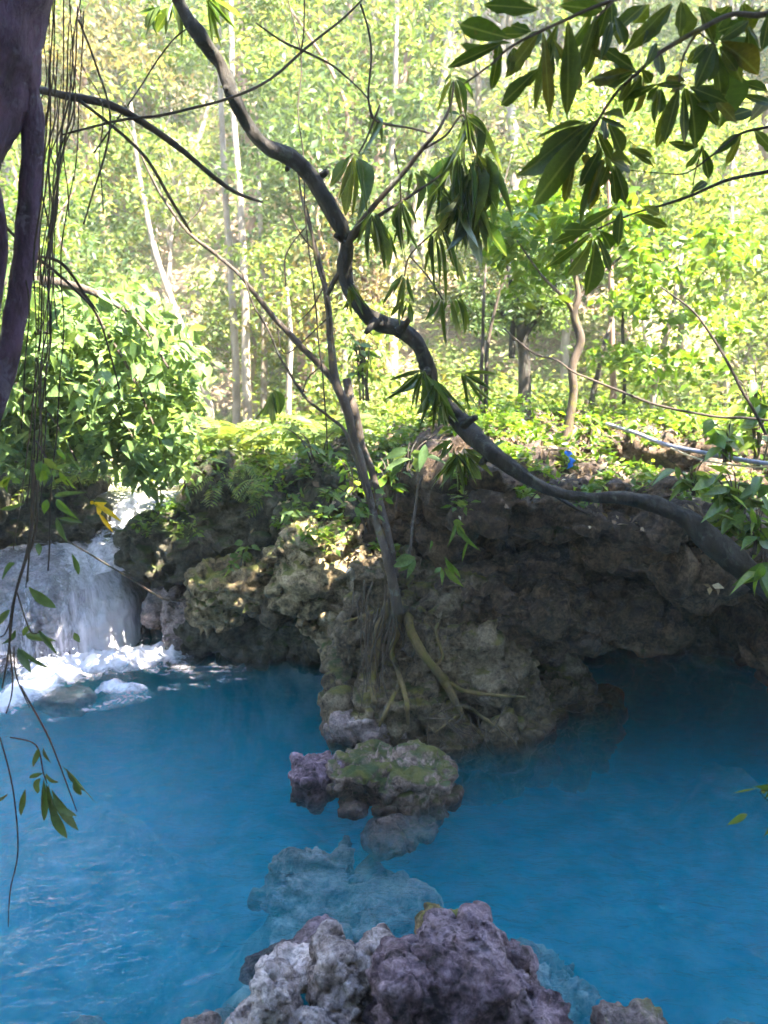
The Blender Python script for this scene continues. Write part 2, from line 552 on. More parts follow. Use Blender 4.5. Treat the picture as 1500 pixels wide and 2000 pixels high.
def ground_mat():
    m, nt, N, L = mat_new('earth')
    pos = pos_(nt)
    sep = nt.nodes.new('ShaderNodeSeparateXYZ')
    L.new(pos, sep.inputs[0])
    a = noise_(nt, 2.0, 8, 0.65, pos)
    b = noise_(nt, 26.0, 6, 0.7, pos)
    litter = ramp(nt, b, [(0.33, (0.035, 0.022, 0.013)), (0.5, (0.13, 0.085, 0.05)), (0.66, (0.30, 0.21, 0.13))]).outputs[0]
    green = ramp(nt, b, [(0.35, (0.03, 0.045, 0.008)), (0.62, (0.13, 0.16, 0.03))]).outputs[0]
    land = mix(nt, ramp(nt, a, [(0.46, (0, 0, 0)), (0.58, (1, 1, 1))]).outputs[0], litter, green)
    bed = ramp(nt, noise_(nt, 3.2, 8, 0.65, pos), [(0.38, (0.07, 0.058, 0.048)), (0.49, (0.25, 0.21, 0.18)), (0.62, (0.46, 0.40, 0.36))]).outputs[0]
    k = ramp(nt, math_(nt, 'ADD', sep.outputs['Z'], 0.5), [(0.42, (0, 0, 0)), (0.6, (1, 1, 1))]).outputs[0]
    col = mix(nt, k, bed, land)
    bp = node(nt, 'ShaderNodeBump', Strength=0.7, Distance=0.08)
    L.new(math_(nt, 'ADD', a, math_(nt, 'MULTIPLY', b, 0.5)), bp.inputs['Height'])
    pr = node(nt, 'ShaderNodeBsdfPrincipled', Roughness=0.92)
    L.new(col, pr.inputs['Base Color'])
    L.new(bp.outputs[0], pr.inputs['Normal'])
    o = nt.nodes.new('ShaderNodeOutputMaterial')
    L.new(pr.outputs[0], o.inputs[0])
    return m
tag(obj('ground', mesh_np('ground', gV, gF), ground_mat()), kind='structure')

# ------------------------------------------------------------------ water
def water_mat(name, scat, scat_d, absb, absb_d, bump_s=(1.0,), strength=0.8):
    m, nt, N, L = mat_new(name)
    pos = pos_(nt, (1.0, 1.7, 1.0))
    a = noise_(nt, 1.4, 3, 0.5, pos, 0.6)
    b = noise_(nt, 7.0, 4, 0.6, pos, 0.8)
    c = noise_(nt, 24.0, 3, 0.6, pos, 0.4)
    h = math_(nt, 'ADD', math_(nt, 'ADD', math_(nt, 'MULTIPLY', a, 0.6), math_(nt, 'MULTIPLY', b, 0.38)), math_(nt, 'MULTIPLY', c, 0.10))
    bp = node(nt, 'ShaderNodeBump', Strength=strength, Distance=0.24)
    L.new(h, bp.inputs['Height'])
    fr = node(nt, 'ShaderNodeFresnel', IOR=1.27)
    L.new(bp.outputs[0], fr.inputs['Normal'])
    gl = node(nt, 'ShaderNodeBsdfGlossy', Roughness=0.04)
    L.new(bp.outputs[0], gl.inputs['Normal'])
    tr = nt.nodes.new('ShaderNodeBsdfTransparent')
    mx = nt.nodes.new('ShaderNodeMixShader')
    L.new(math_(nt, 'MULTIPLY', fr.outputs[0], 0.55), mx.inputs[0])
    L.new(tr.outputs[0], mx.inputs[1])
    L.new(gl.outputs[0], mx.inputs[2])
    vs = node(nt, 'ShaderNodeVolumeScatter', Density=scat_d, Anisotropy=0.2)
    vs.inputs['Color'].default_value = (*scat, 1)
    va = node(nt, 'ShaderNodeVolumeAbsorption', Density=absb_d)
    va.inputs['Color'].default_value = (*absb, 1)
    ad = nt.nodes.new('ShaderNodeAddShader')
    L.new(vs.outputs[0], ad.inputs[0])
    L.new(va.outputs[0], ad.inputs[1])
    o = nt.nodes.new('ShaderNodeOutputMaterial')
    L.new(mx.outputs[0], o.inputs['Surface'])
    L.new(ad.outputs[0], o.inputs['Volume'])
    m.cycles.homogeneous_volume = True
    return m
def slab(x0, x1, y0, y1, z0, z1):
    V = np.array([[x, y, z] for z in (z0, z1) for y in (y0, y1) for x in (x0, x1)], float)
    F = np.array([[0, 2, 3, 1], [4, 5, 7, 6], [0, 1, 5, 4], [2, 6, 7, 3], [0, 4, 6, 2], [1, 3, 7, 5]])
    return V, F
V, F = slab(-14, 14, 0.3, 9.4, -3.2, 0.0)
pool = obj('water', mesh_np('water', V, F, False), water_mat('pool_water', (0.006, 0.76, 0.96), 0.46, (0.0, 0.76, 0.92), 0.95))
tag(pool, kind='structure')

# upper stream: a thin sheet of water that runs down to the lip of the fall
def stream_mesh():
    ys = np.linspace(8.45, 15.5, 90)
    us = np.linspace(-1.5, 1.5, 24)
    U, Y = np.meshgrid(us, ys)
    X = stream_x(Y) + U
    Z = 1.36 - 0.30 * (1 - smooth(8.45, 8.95, Y)) + 0.012 * fbm(np.stack([X.ravel() * 3, Y.ravel() * 3, 0 * X.ravel()], 1), 3).reshape(X.shape) \
        + np.maximum(Y - 14.5, 0) * 0.35
    V = np.stack([X.ravel(), Y.ravel(), Z.ravel()], 1)
    n = len(us)
    i, j = np.meshgrid(np.arange(n - 1), np.arange(len(ys) - 1))
    a = (j * n + i).ravel()
    return V, np.stack([a, a + 1, a + n + 1, a + n], 1)
def stream_mat():
    m, nt, N, L = mat_new('shallow_stream')
    pos = pos_(nt, (1.0, 0.5, 1.0))
    h = noise_(nt, 5.0, 5, 0.6, pos, 0.5)
    bp = node(nt, 'ShaderNodeBump', Strength=0.5, Distance=0.06)
    L.new(h, bp.inputs['Height'])
    pr = node(nt, 'ShaderNodeBsdfPrincipled', Roughness=0.12)
    L.new(ramp(nt, h, [(0.4, (0.09, 0.088, 0.068)), (0.66, (0.20, 0.195, 0.17))]).outputs[0], pr.inputs['Base Color'])
    pr.inputs['Specular IOR Level'].default_value = 0.5
    L.new(bp.outputs[0], pr.inputs['Normal'])
    o = nt.nodes.new('ShaderNodeOutputMaterial')
    L.new(pr.outputs[0], o.inputs[0])
    return m
V, F = stream_mesh()
tag(obj('stream', mesh_np('stream', V, F), stream_mat()), kind='structure')

# ------------------------------------------------------------------ rocks
_ico = {}
def ico(sub):
    if sub not in _ico:
        import bmesh
        bm = bmesh.new()
        bmesh.ops.create_icosphere(bm, subdivisions=sub, radius=1.0)
        bm.verts.ensure_lookup_table()
        V = np.array([v.co[:] for v in bm.verts])
        F = np.array([[v.index for v in f.verts] for f in bm.faces])
        bm.free()
        _ico[sub] = (V, F)
    return _ico[sub]
def blob(c, r, rot=(0, 0, 0), box=0.0, seed=0, lump=0.18):
    V, F = ico(4)
    U = V.copy()
    if box > 0:     # squarer than a ball
        p = 2 + 6 * box
        n = (np.abs(U) ** p).sum(1) ** (1 / p)
        U = U / n[:, None]
    U = U * (1 + lump * fbm(V * 1.6 + seed * 3.7, 3))[:, None]
    U = U * np.asarray(r)
    R = np.array(Matrix.Rotation(rot[2], 3, 'Z') @ Matrix.Rotation(rot[1], 3, 'Y') @ Matrix.Rotation(rot[0], 3, 'X'))
    return U @ R.T + np.asarray(c), F
def facets(p, k=7.0):            # broken planes: each cell is tilted its own way, edges slightly worn
    i = np.floor(p).astype(np.int64)
    num = np.zeros(len(p))
    den = np.full(len(p), 1e-9)
    for dx in (-1, 0, 1):
        for dy in (-1, 0, 1):
            for dz in (-1, 0, 1):
                c = i + np.array([dx, dy, dz])
                h = _perm[_perm[_perm[c[:, 0] & 255] + (c[:, 1] & 255)] + (c[:, 2] & 255)]
                r = p - c - _wh[h]
                w = np.exp(-k * (r * r).sum(1))
                num += w * ((r * _grad[h]).sum(1) + 0.6 * (_wh[h][:, 0] - 0.5))
                den += w
    return num / den
def rock_mesh(name, blobs, voxel, big=0.08, mid=0.05, fine=0.02, pits=0.02, strata=0.0, fb=1.6, fm=4.5, ff=15.0, fp=9.0, smooth_it=2, fs=8.0, fk=7.0):
    V, F = merge(blobs)
    me = mesh_np('tmp', V, F)
    o = bpy.data.objects.new('tmp', me)
    COL.objects.link(o)
    md = o.modifiers.new('r', 'REMESH')
    md.mode = 'VOXEL'
    md.voxel_size = voxel
    sm = o.modifiers.new('s', 'SMOOTH')
    sm.iterations = smooth_it
    sm.factor = 0.5
    dg = bpy.context.evaluated_depsgraph_get()
    ev = o.evaluated_get(dg)
    out = bpy.data.meshes.new_from_object(ev)
    bpy.data.objects.remove(o)
    bpy.data.meshes.remove(me)
    n = len(out.vertices)
    co = np.empty(n * 3, dtype=np.float32)
    out.vertices.foreach_get('co', co)
    co = co.reshape(-1, 3).astype(float)
    def normals():
        nr = np.empty(n * 3, dtype=np.float32)
        out.vertex_normals.foreach_get('vector', nr)
        return nr.reshape(-1, 3).astype(float)
    q = co * np.array([1, 1, 1.25])
    w = np.stack([fbm(q * 2.3 * fb + o, 3) for o in (1.1, 23.3, 57.7)], 1)
    d = big * (0.8 * fbm(q * fb * 0.8, 4) + 1.5 * facets(q * fb * 1.1 + 0.25 * w, fk) + 0.5 * facets(q * fb * 2.7 + 0.35 * w + 7, fk))
    co += normals() * d[:, None]
    out.vertices.foreach_set('co', co.astype(np.float32).ravel())
    out.update()
    d = mid * (0.5 * ridged(q * fm * 0.8, 4) + 0.7 * facets(q * fm * 0.9 + 0.35 * w + 3, fk) + 0.25 * fbm(q * fm * 2.2, 3))
    if strata > 0:
        s = co[:, 2] * fs + 1.3 * fbm(q * 1.7, 4) + co[:, 0] * 0.8
        d = d + strata * ((s % 1.0) ** 1.5 * smooth(1.0, .93, s % 1.0) - 0.4)
    g1, g2 = worley(q * fp)
    pm = smooth(-0.1, 0.35, fbm(q * 2.2 + 30, 3))
    d = d - pits * pm * smooth(0.42, 0.1, g1) * 1.6
    d = d + fine * fbm(q * ff, 3)
    co += normals() * d[:, None]
    out.vertices.foreach_set('co', co.astype(np.float32).ravel())
    out.polygons.foreach_set('use_smooth', np.ones(len(out.polygons), dtype=bool))
    out.update()
    out.name = name
    out.materials.clear()
    return out
def rock(name, label, mat, blobs, voxel=0.03, group=None, **kw):
    me = rock_mesh(name, blobs, voxel, **kw)
    n = len(me.vertices)
    co = np.empty(n * 3, dtype=np.float32)
    me.vertices.foreach_get('co', co)
    co = co.reshape(-1, 3)
    base = np.array([co[:, 0].mean(), co[:, 1].mean(), co[:, 2].min()])
    me.vertices.foreach_set('co', (co - base).astype(np.float32).ravel())
    me.update()
    return tag(obj(name, me, mat, loc=base), label, 'rock', group)
def E(px, py, Y, r, rot=(0, 0, 0), box=0.35, lump=0.2, seed=None):
    return blob(P(px, py, Y), r, rot, box, (px * 7 + py * 3) % 97 if seed is None else seed, lump)

M_lime = rock_mat('limestone_violet', (0.016, 0.010, 0.012), (0.16, 0.105, 0.13), (0.42, 0.31, 0.36), moss=-0.0, pit=17, bump=0.9)
M_pale = rock_mat('limestone_pale', (0.07, 0.05, 0.05), (0.38, 0.30, 0.29), (0.68, 0.58, 0.56), moss=0.0, pit=20, bump=0.9)
M_mossy = rock_mat('limestone_mossy_top', (0.035, 0.024, 0.020), (0.20, 0.14, 0.115), (0.40, 0.295, 0.255), moss=0.30, pit=12, bump=0.8, moss_col=(0.03, 0.055, 0.012), moss2=(0.09, 0.09, 0.015))
M_ochre = rock_mat('limestone_ochre', (0.05, 0.04, 0.025), (0.25, 0.185, 0.10), (0.46, 0.35, 0.21), moss=0.28, pit=12, bump=0.8, moss_col=(0.045, 0.07, 0.012), moss2=(0.15, 0.13, 0.025))
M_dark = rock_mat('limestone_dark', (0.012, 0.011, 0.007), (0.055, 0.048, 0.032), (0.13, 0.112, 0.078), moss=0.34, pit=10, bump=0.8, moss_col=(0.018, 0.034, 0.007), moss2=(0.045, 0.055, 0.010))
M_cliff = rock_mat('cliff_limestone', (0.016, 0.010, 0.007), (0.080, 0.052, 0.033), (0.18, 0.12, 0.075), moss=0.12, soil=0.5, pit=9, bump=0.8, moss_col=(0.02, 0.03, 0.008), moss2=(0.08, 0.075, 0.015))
M_face = rock_mat('root_face_limestone', (0.035, 0.026, 0.016), (0.15, 0.11, 0.066), (0.29, 0.225, 0.15), moss=0.20, pit=11, bump=0.9, moss_col=(0.035, 0.045, 0.010), moss2=(0.12, 0.10, 0.018))
M_pink = rock_mat('limestone_pink', (0.06, 0.045, 0.045), (0.24, 0.175, 0.165), (0.40, 0.31, 0.29), moss=0.05, pit=12, bump=0.8, rough=0.6, wet=0.2)
M_shoal = rock_mat('limestone_shoal', (0.06, 0.045, 0.04), (0.22, 0.17, 0.16), (0.40, 0.33, 0.31), moss=0.0, pit=9, bump=0.5, band=0.0)
M_wet = rock_mat('limestone_wet', (0.05, 0.045, 0.06), (0.16, 0.145, 0.17), (0.30, 0.27, 0.31), moss=0.0, pit=9, bump=0.5, rough=0.35, wet=0.3)

# near rocks at the foot of the picture
rock('boulder', 'large violet-grey pitted boulder rising from the water at the bottom of the picture', M_lime,
     [E(905, 1975, 2.72, (.22, .30, .27), box=.25), E(820, 2000, 2.66, (.14, .26, .22)), E(1000, 1995, 2.74, (.13, .26, .22)), E(1055, 2080, 2.62, (.11, .22, .22)), E(900, 2170, 2.5, (.34, .34, .3))],
     voxel=0.009, big=0.055, mid=0.018, fine=0.010, pits=0.026, strata=0.022, fs=6.0, fb=2.2, fm=6, ff=30, fp=20, fk=16)
rock('rock', 'small pale lichened stone peeping over the top of the large violet boulder', M_ochre,
     [E(868, 1830, 3.05, (.10, .12, .08))], voxel=0.009, big=0.02, mid=0.012, fine=0.008, pits=0.012, fb=6, fm=14, ff=40, fp=28)
rock('rock', 'pointed brownish rock leaning against the left side of the large violet boulder', M_pale,
     [E(648, 1915, 2.95, (.06, .12, .15), rot=(0, .3, 0)), E(680, 1985, 2.85, (.09, .14, .15)), E(735, 1905, 2.95, (.06, .12, .12), rot=(0, -.2, 0))],
     voxel=0.009, fk=14, big=0.04, mid=0.024, fine=0.012, pits=0.022, fb=4, fm=10, ff=34, fp=22)
rock('rock', 'pale pink pitted limestone rock at the bottom edge left of the pointed rock', M_pale,
     [E(530, 1985, 2.74, (.085, .13, .13)), E(495, 2050, 2.65, (.08, .13, .12)), E(590, 2055, 2.65, (.08, .13, .10))],
     voxel=0.009, fk=14, big=0.04, mid=0.024, fine=0.012, pits=0.028, fb=4, fm=10, ff=34, fp=22)
rock('rock', 'flat pale rock awash just left of the pointed rock', M_pale,
     [E(575, 1900, 3.12, (.15, .12, .06), rot=(0, -.25, 0))], voxel=0.012, big=0.02, mid=0.015, fine=0.010, pits=0.015, fb=4, fm=10, ff=34, fp=22)
rock('rock', 'long low violet rock ridge just under the surface behind the pale rocks', M_lime,
     [E(570, 1858, 3.45, (.22, .08, .06), rot=(0, -.30, .25))], voxel=0.014, big=0.02, mid=0.015, fine=0.010, pits=0.012, fb=4, fm=10, ff=30)
rock('rock', 'low pinkish stone at the bottom edge right of the large violet boulder', M_pink,
     [E(1240, 2025, 2.85, (.13, .14, .08))], voxel=0.012, big=0.03, mid=0.02, fine=0.01, pits=0.01, fb=4, fm=10, ff=30)
rock('rock', 'small violet stone at the bottom edge left of the pale pink rock', M_pale,
     [E(385, 2045, 2.85, (.09, .12, .06))], voxel=0.012, big=0.02, mid=0.015, fine=0.01, pits=0.015, fb=4, fm=10, ff=30)

# mid-pool rock
rock('mossy_rock', 'broad moss-topped rock standing in the pool in front of the root-covered cliff', M_mossy,
     [E(750, 1520, 4.95, (.28, .27, .10), box=.45), E(820, 1525, 4.9, (.19, .21, .10)), E(690, 1522, 4.85, (.15, .2, .09)), E(765, 1490, 5.2, (.25, .2, .05), box=.5)],
     voxel=0.013, big=0.07, mid=0.04, fine=0.014, pits=0.025, strata=0.045, fs=8.0, fb=2.6, fm=6, ff=24, fp=14)
rock('rock', 'rounded violet rock at the left end of the moss-topped rock', M_lime,
     [E(600, 1525, 4.95, (.12, .17, .12)), E(640, 1508, 5.05, (.11, .17, .11))], voxel=0.014, big=0.05, mid=0.03, fine=0.014, pits=0.012, fb=3, fm=8, ff=26)
rock('rock', 'half-sunken grey rock below the right end of the moss-topped rock', M_pink,
     [E(810, 1605, 4.66, (.14, .13, .05)), E(770, 1640, 4.5, (.11, .12, .05))], voxel=0.014, big=0.06, mid=0.03, fine=0.012, pits=0.012, fb=3, fm=8, ff=26)
rock('rock', 'small wet stone breaking the surface under the middle of the moss-topped rock', M_pink,
     [E(690, 1572, 4.72, (.08, .09, .04))], voxel=0.014, big=0.03, mid=0.02, fine=0.010, pits=0.01, fb=3, fm=8, ff=26)

# the cliff
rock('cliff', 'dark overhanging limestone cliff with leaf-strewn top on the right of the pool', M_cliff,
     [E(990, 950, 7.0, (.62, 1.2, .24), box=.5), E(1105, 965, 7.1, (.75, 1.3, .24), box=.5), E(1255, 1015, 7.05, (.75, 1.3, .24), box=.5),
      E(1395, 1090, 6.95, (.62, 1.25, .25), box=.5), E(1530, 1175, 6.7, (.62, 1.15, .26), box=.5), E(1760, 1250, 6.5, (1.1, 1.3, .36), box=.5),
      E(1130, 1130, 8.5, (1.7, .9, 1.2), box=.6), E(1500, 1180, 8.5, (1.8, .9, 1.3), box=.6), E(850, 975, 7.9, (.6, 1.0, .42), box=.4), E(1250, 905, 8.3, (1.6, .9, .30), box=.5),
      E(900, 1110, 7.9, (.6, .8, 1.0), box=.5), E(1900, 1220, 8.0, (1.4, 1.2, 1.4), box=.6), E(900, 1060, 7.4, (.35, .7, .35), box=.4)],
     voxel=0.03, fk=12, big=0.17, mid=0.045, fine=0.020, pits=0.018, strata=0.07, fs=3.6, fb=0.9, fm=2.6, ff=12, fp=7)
rock('rock_ledge', 'brown layered rock ledge jutting out under the dark overhang', M_cliff,
     [E(1010, 1180, 6.45, (.55, .5, .24), rot=(0, .08, 0), box=.5), E(1150, 1195, 6.6, (.5, .5, .22), rot=(0, -.12, 0), box=.5), E(1060, 1130, 6.9, (.4, .5, .2), box=.5)],
     voxel=0.022, big=0.12, mid=0.06, fine=0.02, pits=0.025, strata=0.06, fs=5, fb=1.8, fm=4.5, ff=18, fp=9)
rock('root_boulder', 'mossy brown rock face gripped by yellow roots in the middle of the pool edge', M_face,
     [E(850, 1290, 6.35, (.50, .55, .60), box=.4), E(930, 1340, 6.4, (.42, .5, .50), box=.4), E(800, 1390, 6.1, (.40, .5, .35)), E(960, 1430, 6.2, (.40, .5, .30)), E(1060, 1400, 6.7, (.45, .6, .45)),
      E(850, 1180, 6.6, (.4, .45, .3))],
     voxel=0.02, fk=12, big=0.14, mid=0.045, fine=0.018, pits=0.025, strata=0.05, fs=4.5, fb=1.9, fm=4.0, ff=18, fp=9)
rock('rock_pillar', 'narrow grey rock pillar hung with rootlets left of the root-gripped face', M_face,
     [E(715, 1200, 6.35, (.16, .3, .42), box=.4), E(700, 1310, 6.2, (.17, .32, .40), box=.35), E(690, 1390, 6.0, (.16, .3, .18)), E(745, 1120, 6.5, (.15, .3, .2))],
     voxel=0.018, big=0.10, mid=0.05, fine=0.018, pits=0.015, fb=2.4, fm=6, ff=20)
rock('rock', 'violet-grey rock foot at the waterline below the narrow pillar', M_pink,
     [E(700, 1405, 5.8, (.16, .25, .11)), E(760, 1425, 5.75, (.15, .2, .09))], voxel=0.016, big=0.06, mid=0.03, fine=0.014, pits=0.012, fb=3, fm=7, ff=24)
rock('boulder', 'tall ochre mossy boulder with sunlit crown left of the thin tree', M_ochre,
     [E(640, 1075, 7.05, (.34, .42, .26), box=.45), E(590, 1110, 6.95, (.22, .35, .26), box=.4), E(655, 1170, 7.0, (.28, .4, .30), box=.4), E(690, 1230, 6.9, (.22, .35, .24), rot=(0, .4, 0))],
     voxel=0.018, fk=12, big=0.12, mid=0.035, fine=0.016, pits=0.025, strata=0.05, fs=5, fb=2.2, fm=5, ff=18, fp=10)
rock('boulder', 'low ochre and green boulder with a seedling on top right of the pink rock', M_ochre,
     [E(468, 1145, 7.35, (.33, .38, .17), rot=(0, -.15, 0), box=.45), E(520, 1130, 7.35, (.2, .3, .16)), E(430, 1180, 7.35, (.2, .3, .18))],
     voxel=0.018, fk=12, big=0.09, mid=0.03, fine=0.016, pits=0.02, strata=0.05, fs=6, fb=2.5, fm=6, ff=20, fp=10)
rock('rock', 'dark hollowed rock at the waterline beneath the low ochre boulder', M_dark,
     [E(450, 1220, 7.75, (.4, .4, .25), box=.4), E(560, 1210, 7.7, (.45, .35, .35), box=.4), E(640, 1260, 7.6, (.35, .3, .25))],
     voxel=0.022, big=0.12, mid=0.06, fine=0.02, pits=0.02, fb=2.2, fm=5, ff=18)
rock('rock', 'small brown rock wedged in the gap between the two ochre boulders', M_face,
     [E(555, 1180, 7.25, (.13, .2, .10), rot=(0, -.4, 0))], voxel=0.016, big=0.06, mid=0.03, fine=0.015, pits=0.01, fb=3, fm=7, ff=22)
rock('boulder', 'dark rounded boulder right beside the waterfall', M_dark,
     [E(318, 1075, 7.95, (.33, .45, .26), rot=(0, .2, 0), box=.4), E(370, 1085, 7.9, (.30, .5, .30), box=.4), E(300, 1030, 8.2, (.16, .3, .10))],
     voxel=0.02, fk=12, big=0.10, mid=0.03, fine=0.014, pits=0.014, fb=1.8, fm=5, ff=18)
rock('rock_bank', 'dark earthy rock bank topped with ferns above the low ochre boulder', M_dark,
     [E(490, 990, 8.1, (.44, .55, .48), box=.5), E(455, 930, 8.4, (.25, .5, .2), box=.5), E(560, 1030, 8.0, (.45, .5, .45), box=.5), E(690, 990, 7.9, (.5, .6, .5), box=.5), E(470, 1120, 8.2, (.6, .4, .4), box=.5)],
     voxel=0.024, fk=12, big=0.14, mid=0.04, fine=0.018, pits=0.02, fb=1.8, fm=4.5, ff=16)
rock('rock', 'wet pink rock at the waterline right of the waterfall foam', M_pink,
     [E(362, 1225, 7.7, (.17, .25, .33), box=.45), E(335, 1180, 7.9, (.18, .25, .22)), E(350, 1290, 7.5, (.10, .14, .08))],
     voxel=0.016, big=0.07, mid=0.035, fine=0.014, pits=0.012, fb=3, fm=7, ff=22)
rock('sandy_slab', 'wedge of bare pinkish stone on the bank between the ferns', M_pink,
     [E(605, 930, 8.0, (.18, .25, .14), rot=(.4, .3, 0), box=.5)], voxel=0.016, big=0.05, mid=0.02, fine=0.012, pits=0.008, fb=3, fm=8, ff=28)
DOME_C = P(110, 1215, 8.25)
DOME_R = np.array([.88, .95, .80])
dome = rock('boulder', 'smooth dome-shaped wet boulder that the waterfall slides over', M_wet,
     [blob(DOME_C, DOME_R, (0, 0, 0), .12, 5, .05), E(-90, 1270, 7.9, (.5, .6, .35)), E(40, 1310, 7.45, (.45, .35, .16))],
     voxel=0.024, big=0.03, mid=0.02, fine=0.012, pits=0.0, fb=2.0, fm=4, ff=16, smooth_it=3)
rock('rock', 'low rounded violet rock ringed by foam at the foot of the waterfall', M_wet,
     [E(120, 1368, 6.75, (.22, .18, .07), rot=(0, .1, 0))], voxel=0.014, big=0.03, mid=0.02, fine=0.01, pits=0.0, fb=3, fm=7, ff=22)
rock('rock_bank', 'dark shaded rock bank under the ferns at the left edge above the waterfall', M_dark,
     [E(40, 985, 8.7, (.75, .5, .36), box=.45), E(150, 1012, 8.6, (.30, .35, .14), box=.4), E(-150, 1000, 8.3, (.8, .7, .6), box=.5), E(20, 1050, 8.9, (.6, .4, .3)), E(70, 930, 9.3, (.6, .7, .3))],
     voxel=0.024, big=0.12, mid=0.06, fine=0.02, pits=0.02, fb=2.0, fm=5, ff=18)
rock('rock', 'dark wet ledge of the lip where the stream spills over', M_dark,
     [E(120, 1050, 8.7, (.36, .3, .10), box=.4), E(200, 1058, 8.75, (.25, .3, .09), box=.4)], voxel=0.018, big=0.05, mid=0.03, fine=0.014, pits=0.01, fb=3, fm=6, ff=20)
sq = np.random.default_rng(23)
for lab, spec in (      # (px, py on the surface, depth of the top, radius)
        ('pale shoal of rock under the water in front of the moss-topped rock', [(640, 1640, .16, .24), (570, 1610, .2, .18), (700, 1680, .22, .2), (610, 1700, .26, .18), (760, 1650, .2, .14)]),
        ('broad blue-tinted boulder under the water behind the large violet boulder', [(960, 1760, .26, .26), (1050, 1780, .3, .2), (880, 1750, .32, .18), (1110, 1800, .34, .14)]),
        ('sunken dark rock under the water in the bottom left corner', [(110, 1930, .38, .24), (-10, 1960, .40, .22), (30, 1900, .48, .2)]),
        ('sunken brown rock under the water left of the flat pale rock', [(440, 1905, .12, .16), (370, 1940, .16, .14), (480, 1870, .2, .14)]),
        ('sunken stones under the water at the bottom edge, left of the small violet stone', [(250, 1960, .28, .16), (300, 1985, .24, .12)]),
        ('sunken grey rock under the water in the bottom right corner', [(1430, 1940, .34, .2), (1340, 1970, .28, .16), (1500, 1900, .42, .2)])):
    bb = []
    for px_, py_, dp, rr in spec:
        c_ = W(px_, py_)
        rz_ = rr * .55
        rz_ = rr * .35
        bb.append(blob(c_ + np.array([0, 0, -dp - rz_ - .15]), (rr * sq.uniform(1.0, 1.5), rr * sq.uniform(.8, 1.2), rz_), (sq.normal(0, .2), sq.normal(0, .25), sq.uniform(0, 3)), .3, px_ % 37, .35))
    rock('submerged_rock', lab, M_shoal, bb, voxel=0.02, big=0.07, mid=0.045, fine=0.016, pits=0.015, fb=3.5, fm=7, ff=20)

# ------------------------------------------------------------------ white water
def foam_mat(name, rough_edge=0.25, streak=(1, 1, 1), col=(0.82, 0.79, 0.87), namp=1.0):
    m, nt, N, L = mat_new(name)
    at = nt.nodes.new('ShaderNodeAttribute')
    at.attribute_name = 'foam'
    n1 = noise_(nt, 9.0, 6, 0.68, pos_(nt, streak), 0.6)
    n2 = noise_(nt, 34.0, 4, 0.65, pos_(nt, streak))
    nn = math_(nt, 'ADD', math_(nt, 'MULTIPLY', n1, 0.65), math_(nt, 'MULTIPLY', n2, 0.35))
    nn = math_(nt, 'ADD', math_(nt, 'MULTIPLY', math_(nt, 'SUBTRACT', nn, 0.5), namp), 0.5)
    f = math_(nt, 'SUBTRACT', math_(nt, 'ADD', at.outputs['Fac'], nn), 0.98)
    f = math_(nt, 'MULTIPLY', f, 1.0 / rough_edge, True)
    bp = node(nt, 'ShaderNodeBump', Strength=0.5, Distance=0.05)
    L.new(nn, bp.inputs['Height'])
    d = node(nt, 'ShaderNodeBsdfPrincipled', Roughness=0.5)
    d.inputs['Base Color'].default_value = (*col, 1)
    L.new(bp.outputs[0], d.inputs['Normal'])
    tl = nt.nodes.new('ShaderNodeBsdfTranslucent')
    tl.inputs[0].default_value = (*col, 1)
    m0 = nt.nodes.new('ShaderNodeMixShader')
    m0.inputs[0].default_value = 0.35
    L.new(d.outputs[0], m0.inputs[1])
    L.new(tl.outputs[0], m0.inputs[2])
    tr = nt.nodes.new('ShaderNodeBsdfTransparent')
    mx = nt.nodes.new('ShaderNodeMixShader')
    L.new(f, mx.inputs[0])
    L.new(tr.outputs[0], mx.inputs[1])
    L.new(m0.outputs[0], mx.inputs[2])
    o = nt.nodes.new('ShaderNodeOutputMaterial')
    L.new(mx.outputs[0], o.inputs[0])
    return m
def grid_faces(nu, nv):
    i, j = np.meshgrid(np.arange(nu - 1), np.arange(nv - 1))
    a = (j * nu + i).ravel()
    return np.stack([a, a + 1, a + nu + 1, a + nu], 1)
# the sheet that slides over the dome
nu, nv = 150, 110
az = np.linspace(math.radians(-178), math.radians(2), nu)       # round the front of the dome
pl = np.linspace(math.radians(2), math.radians(97), nv)
AZ, PL = np.meshgrid(az, pl)
dirs = np.stack([np.sin(PL) * np.cos(AZ), np.sin(PL) * np.sin(AZ), np.cos(PL)], 2).reshape(-1, 3)
q_ = dirs * np.array([7, 7, 2.0])
from mathutils.bvhtree import BVHTree
def bvh_of(o):
    me = o.data
    co = np.empty(len(me.vertices) * 3, dtype=np.float32)
    me.vertices.foreach_get('co', co)
    co = co.reshape(-1, 3) + np.array(o.location)
    li = np.empty(len(me.loops), dtype=np.int32)
    me.loops.foreach_get('vertex_index', li)
    tot = np.empty(len(me.polygons), dtype=np.int32)
    me.polygons.foreach_get('loop_total', tot)
    polys = np.split(li, np.cumsum(tot)[:-1])
    return co.min(0), co.max(0), BVHTree.FromPolygons([tuple(v) for v in co], [tuple(int(i) for i in p) for p in polys])
dome_t = bvh_of(dome)[2]
V = []
for d_, n_ in zip(dirs, 0.02 + 0.022 * fbm(q_, 3)):
    s_ = DOME_C + d_ * 2.2
    h_ = dome_t.ray_cast(Vector(s_), Vector(-d_))[0]
    V.append((np.array(h_) if h_ is not None else DOME_C + d_ * DOME_R) + d_ * max(n_, 0.008))
V = np.array(V)
g_ = V.reshape(nv, nu, 3)
for _ in range(2):                # the film bridges small hollows
    g_[1:-1, 1:-1] = 0.5 * g_[1:-1, 1:-1] + 0.125 * (g_[2:, 1:-1] + g_[:-2, 1:-1] + g_[1:-1, 2:] + g_[1:-1, :-2])
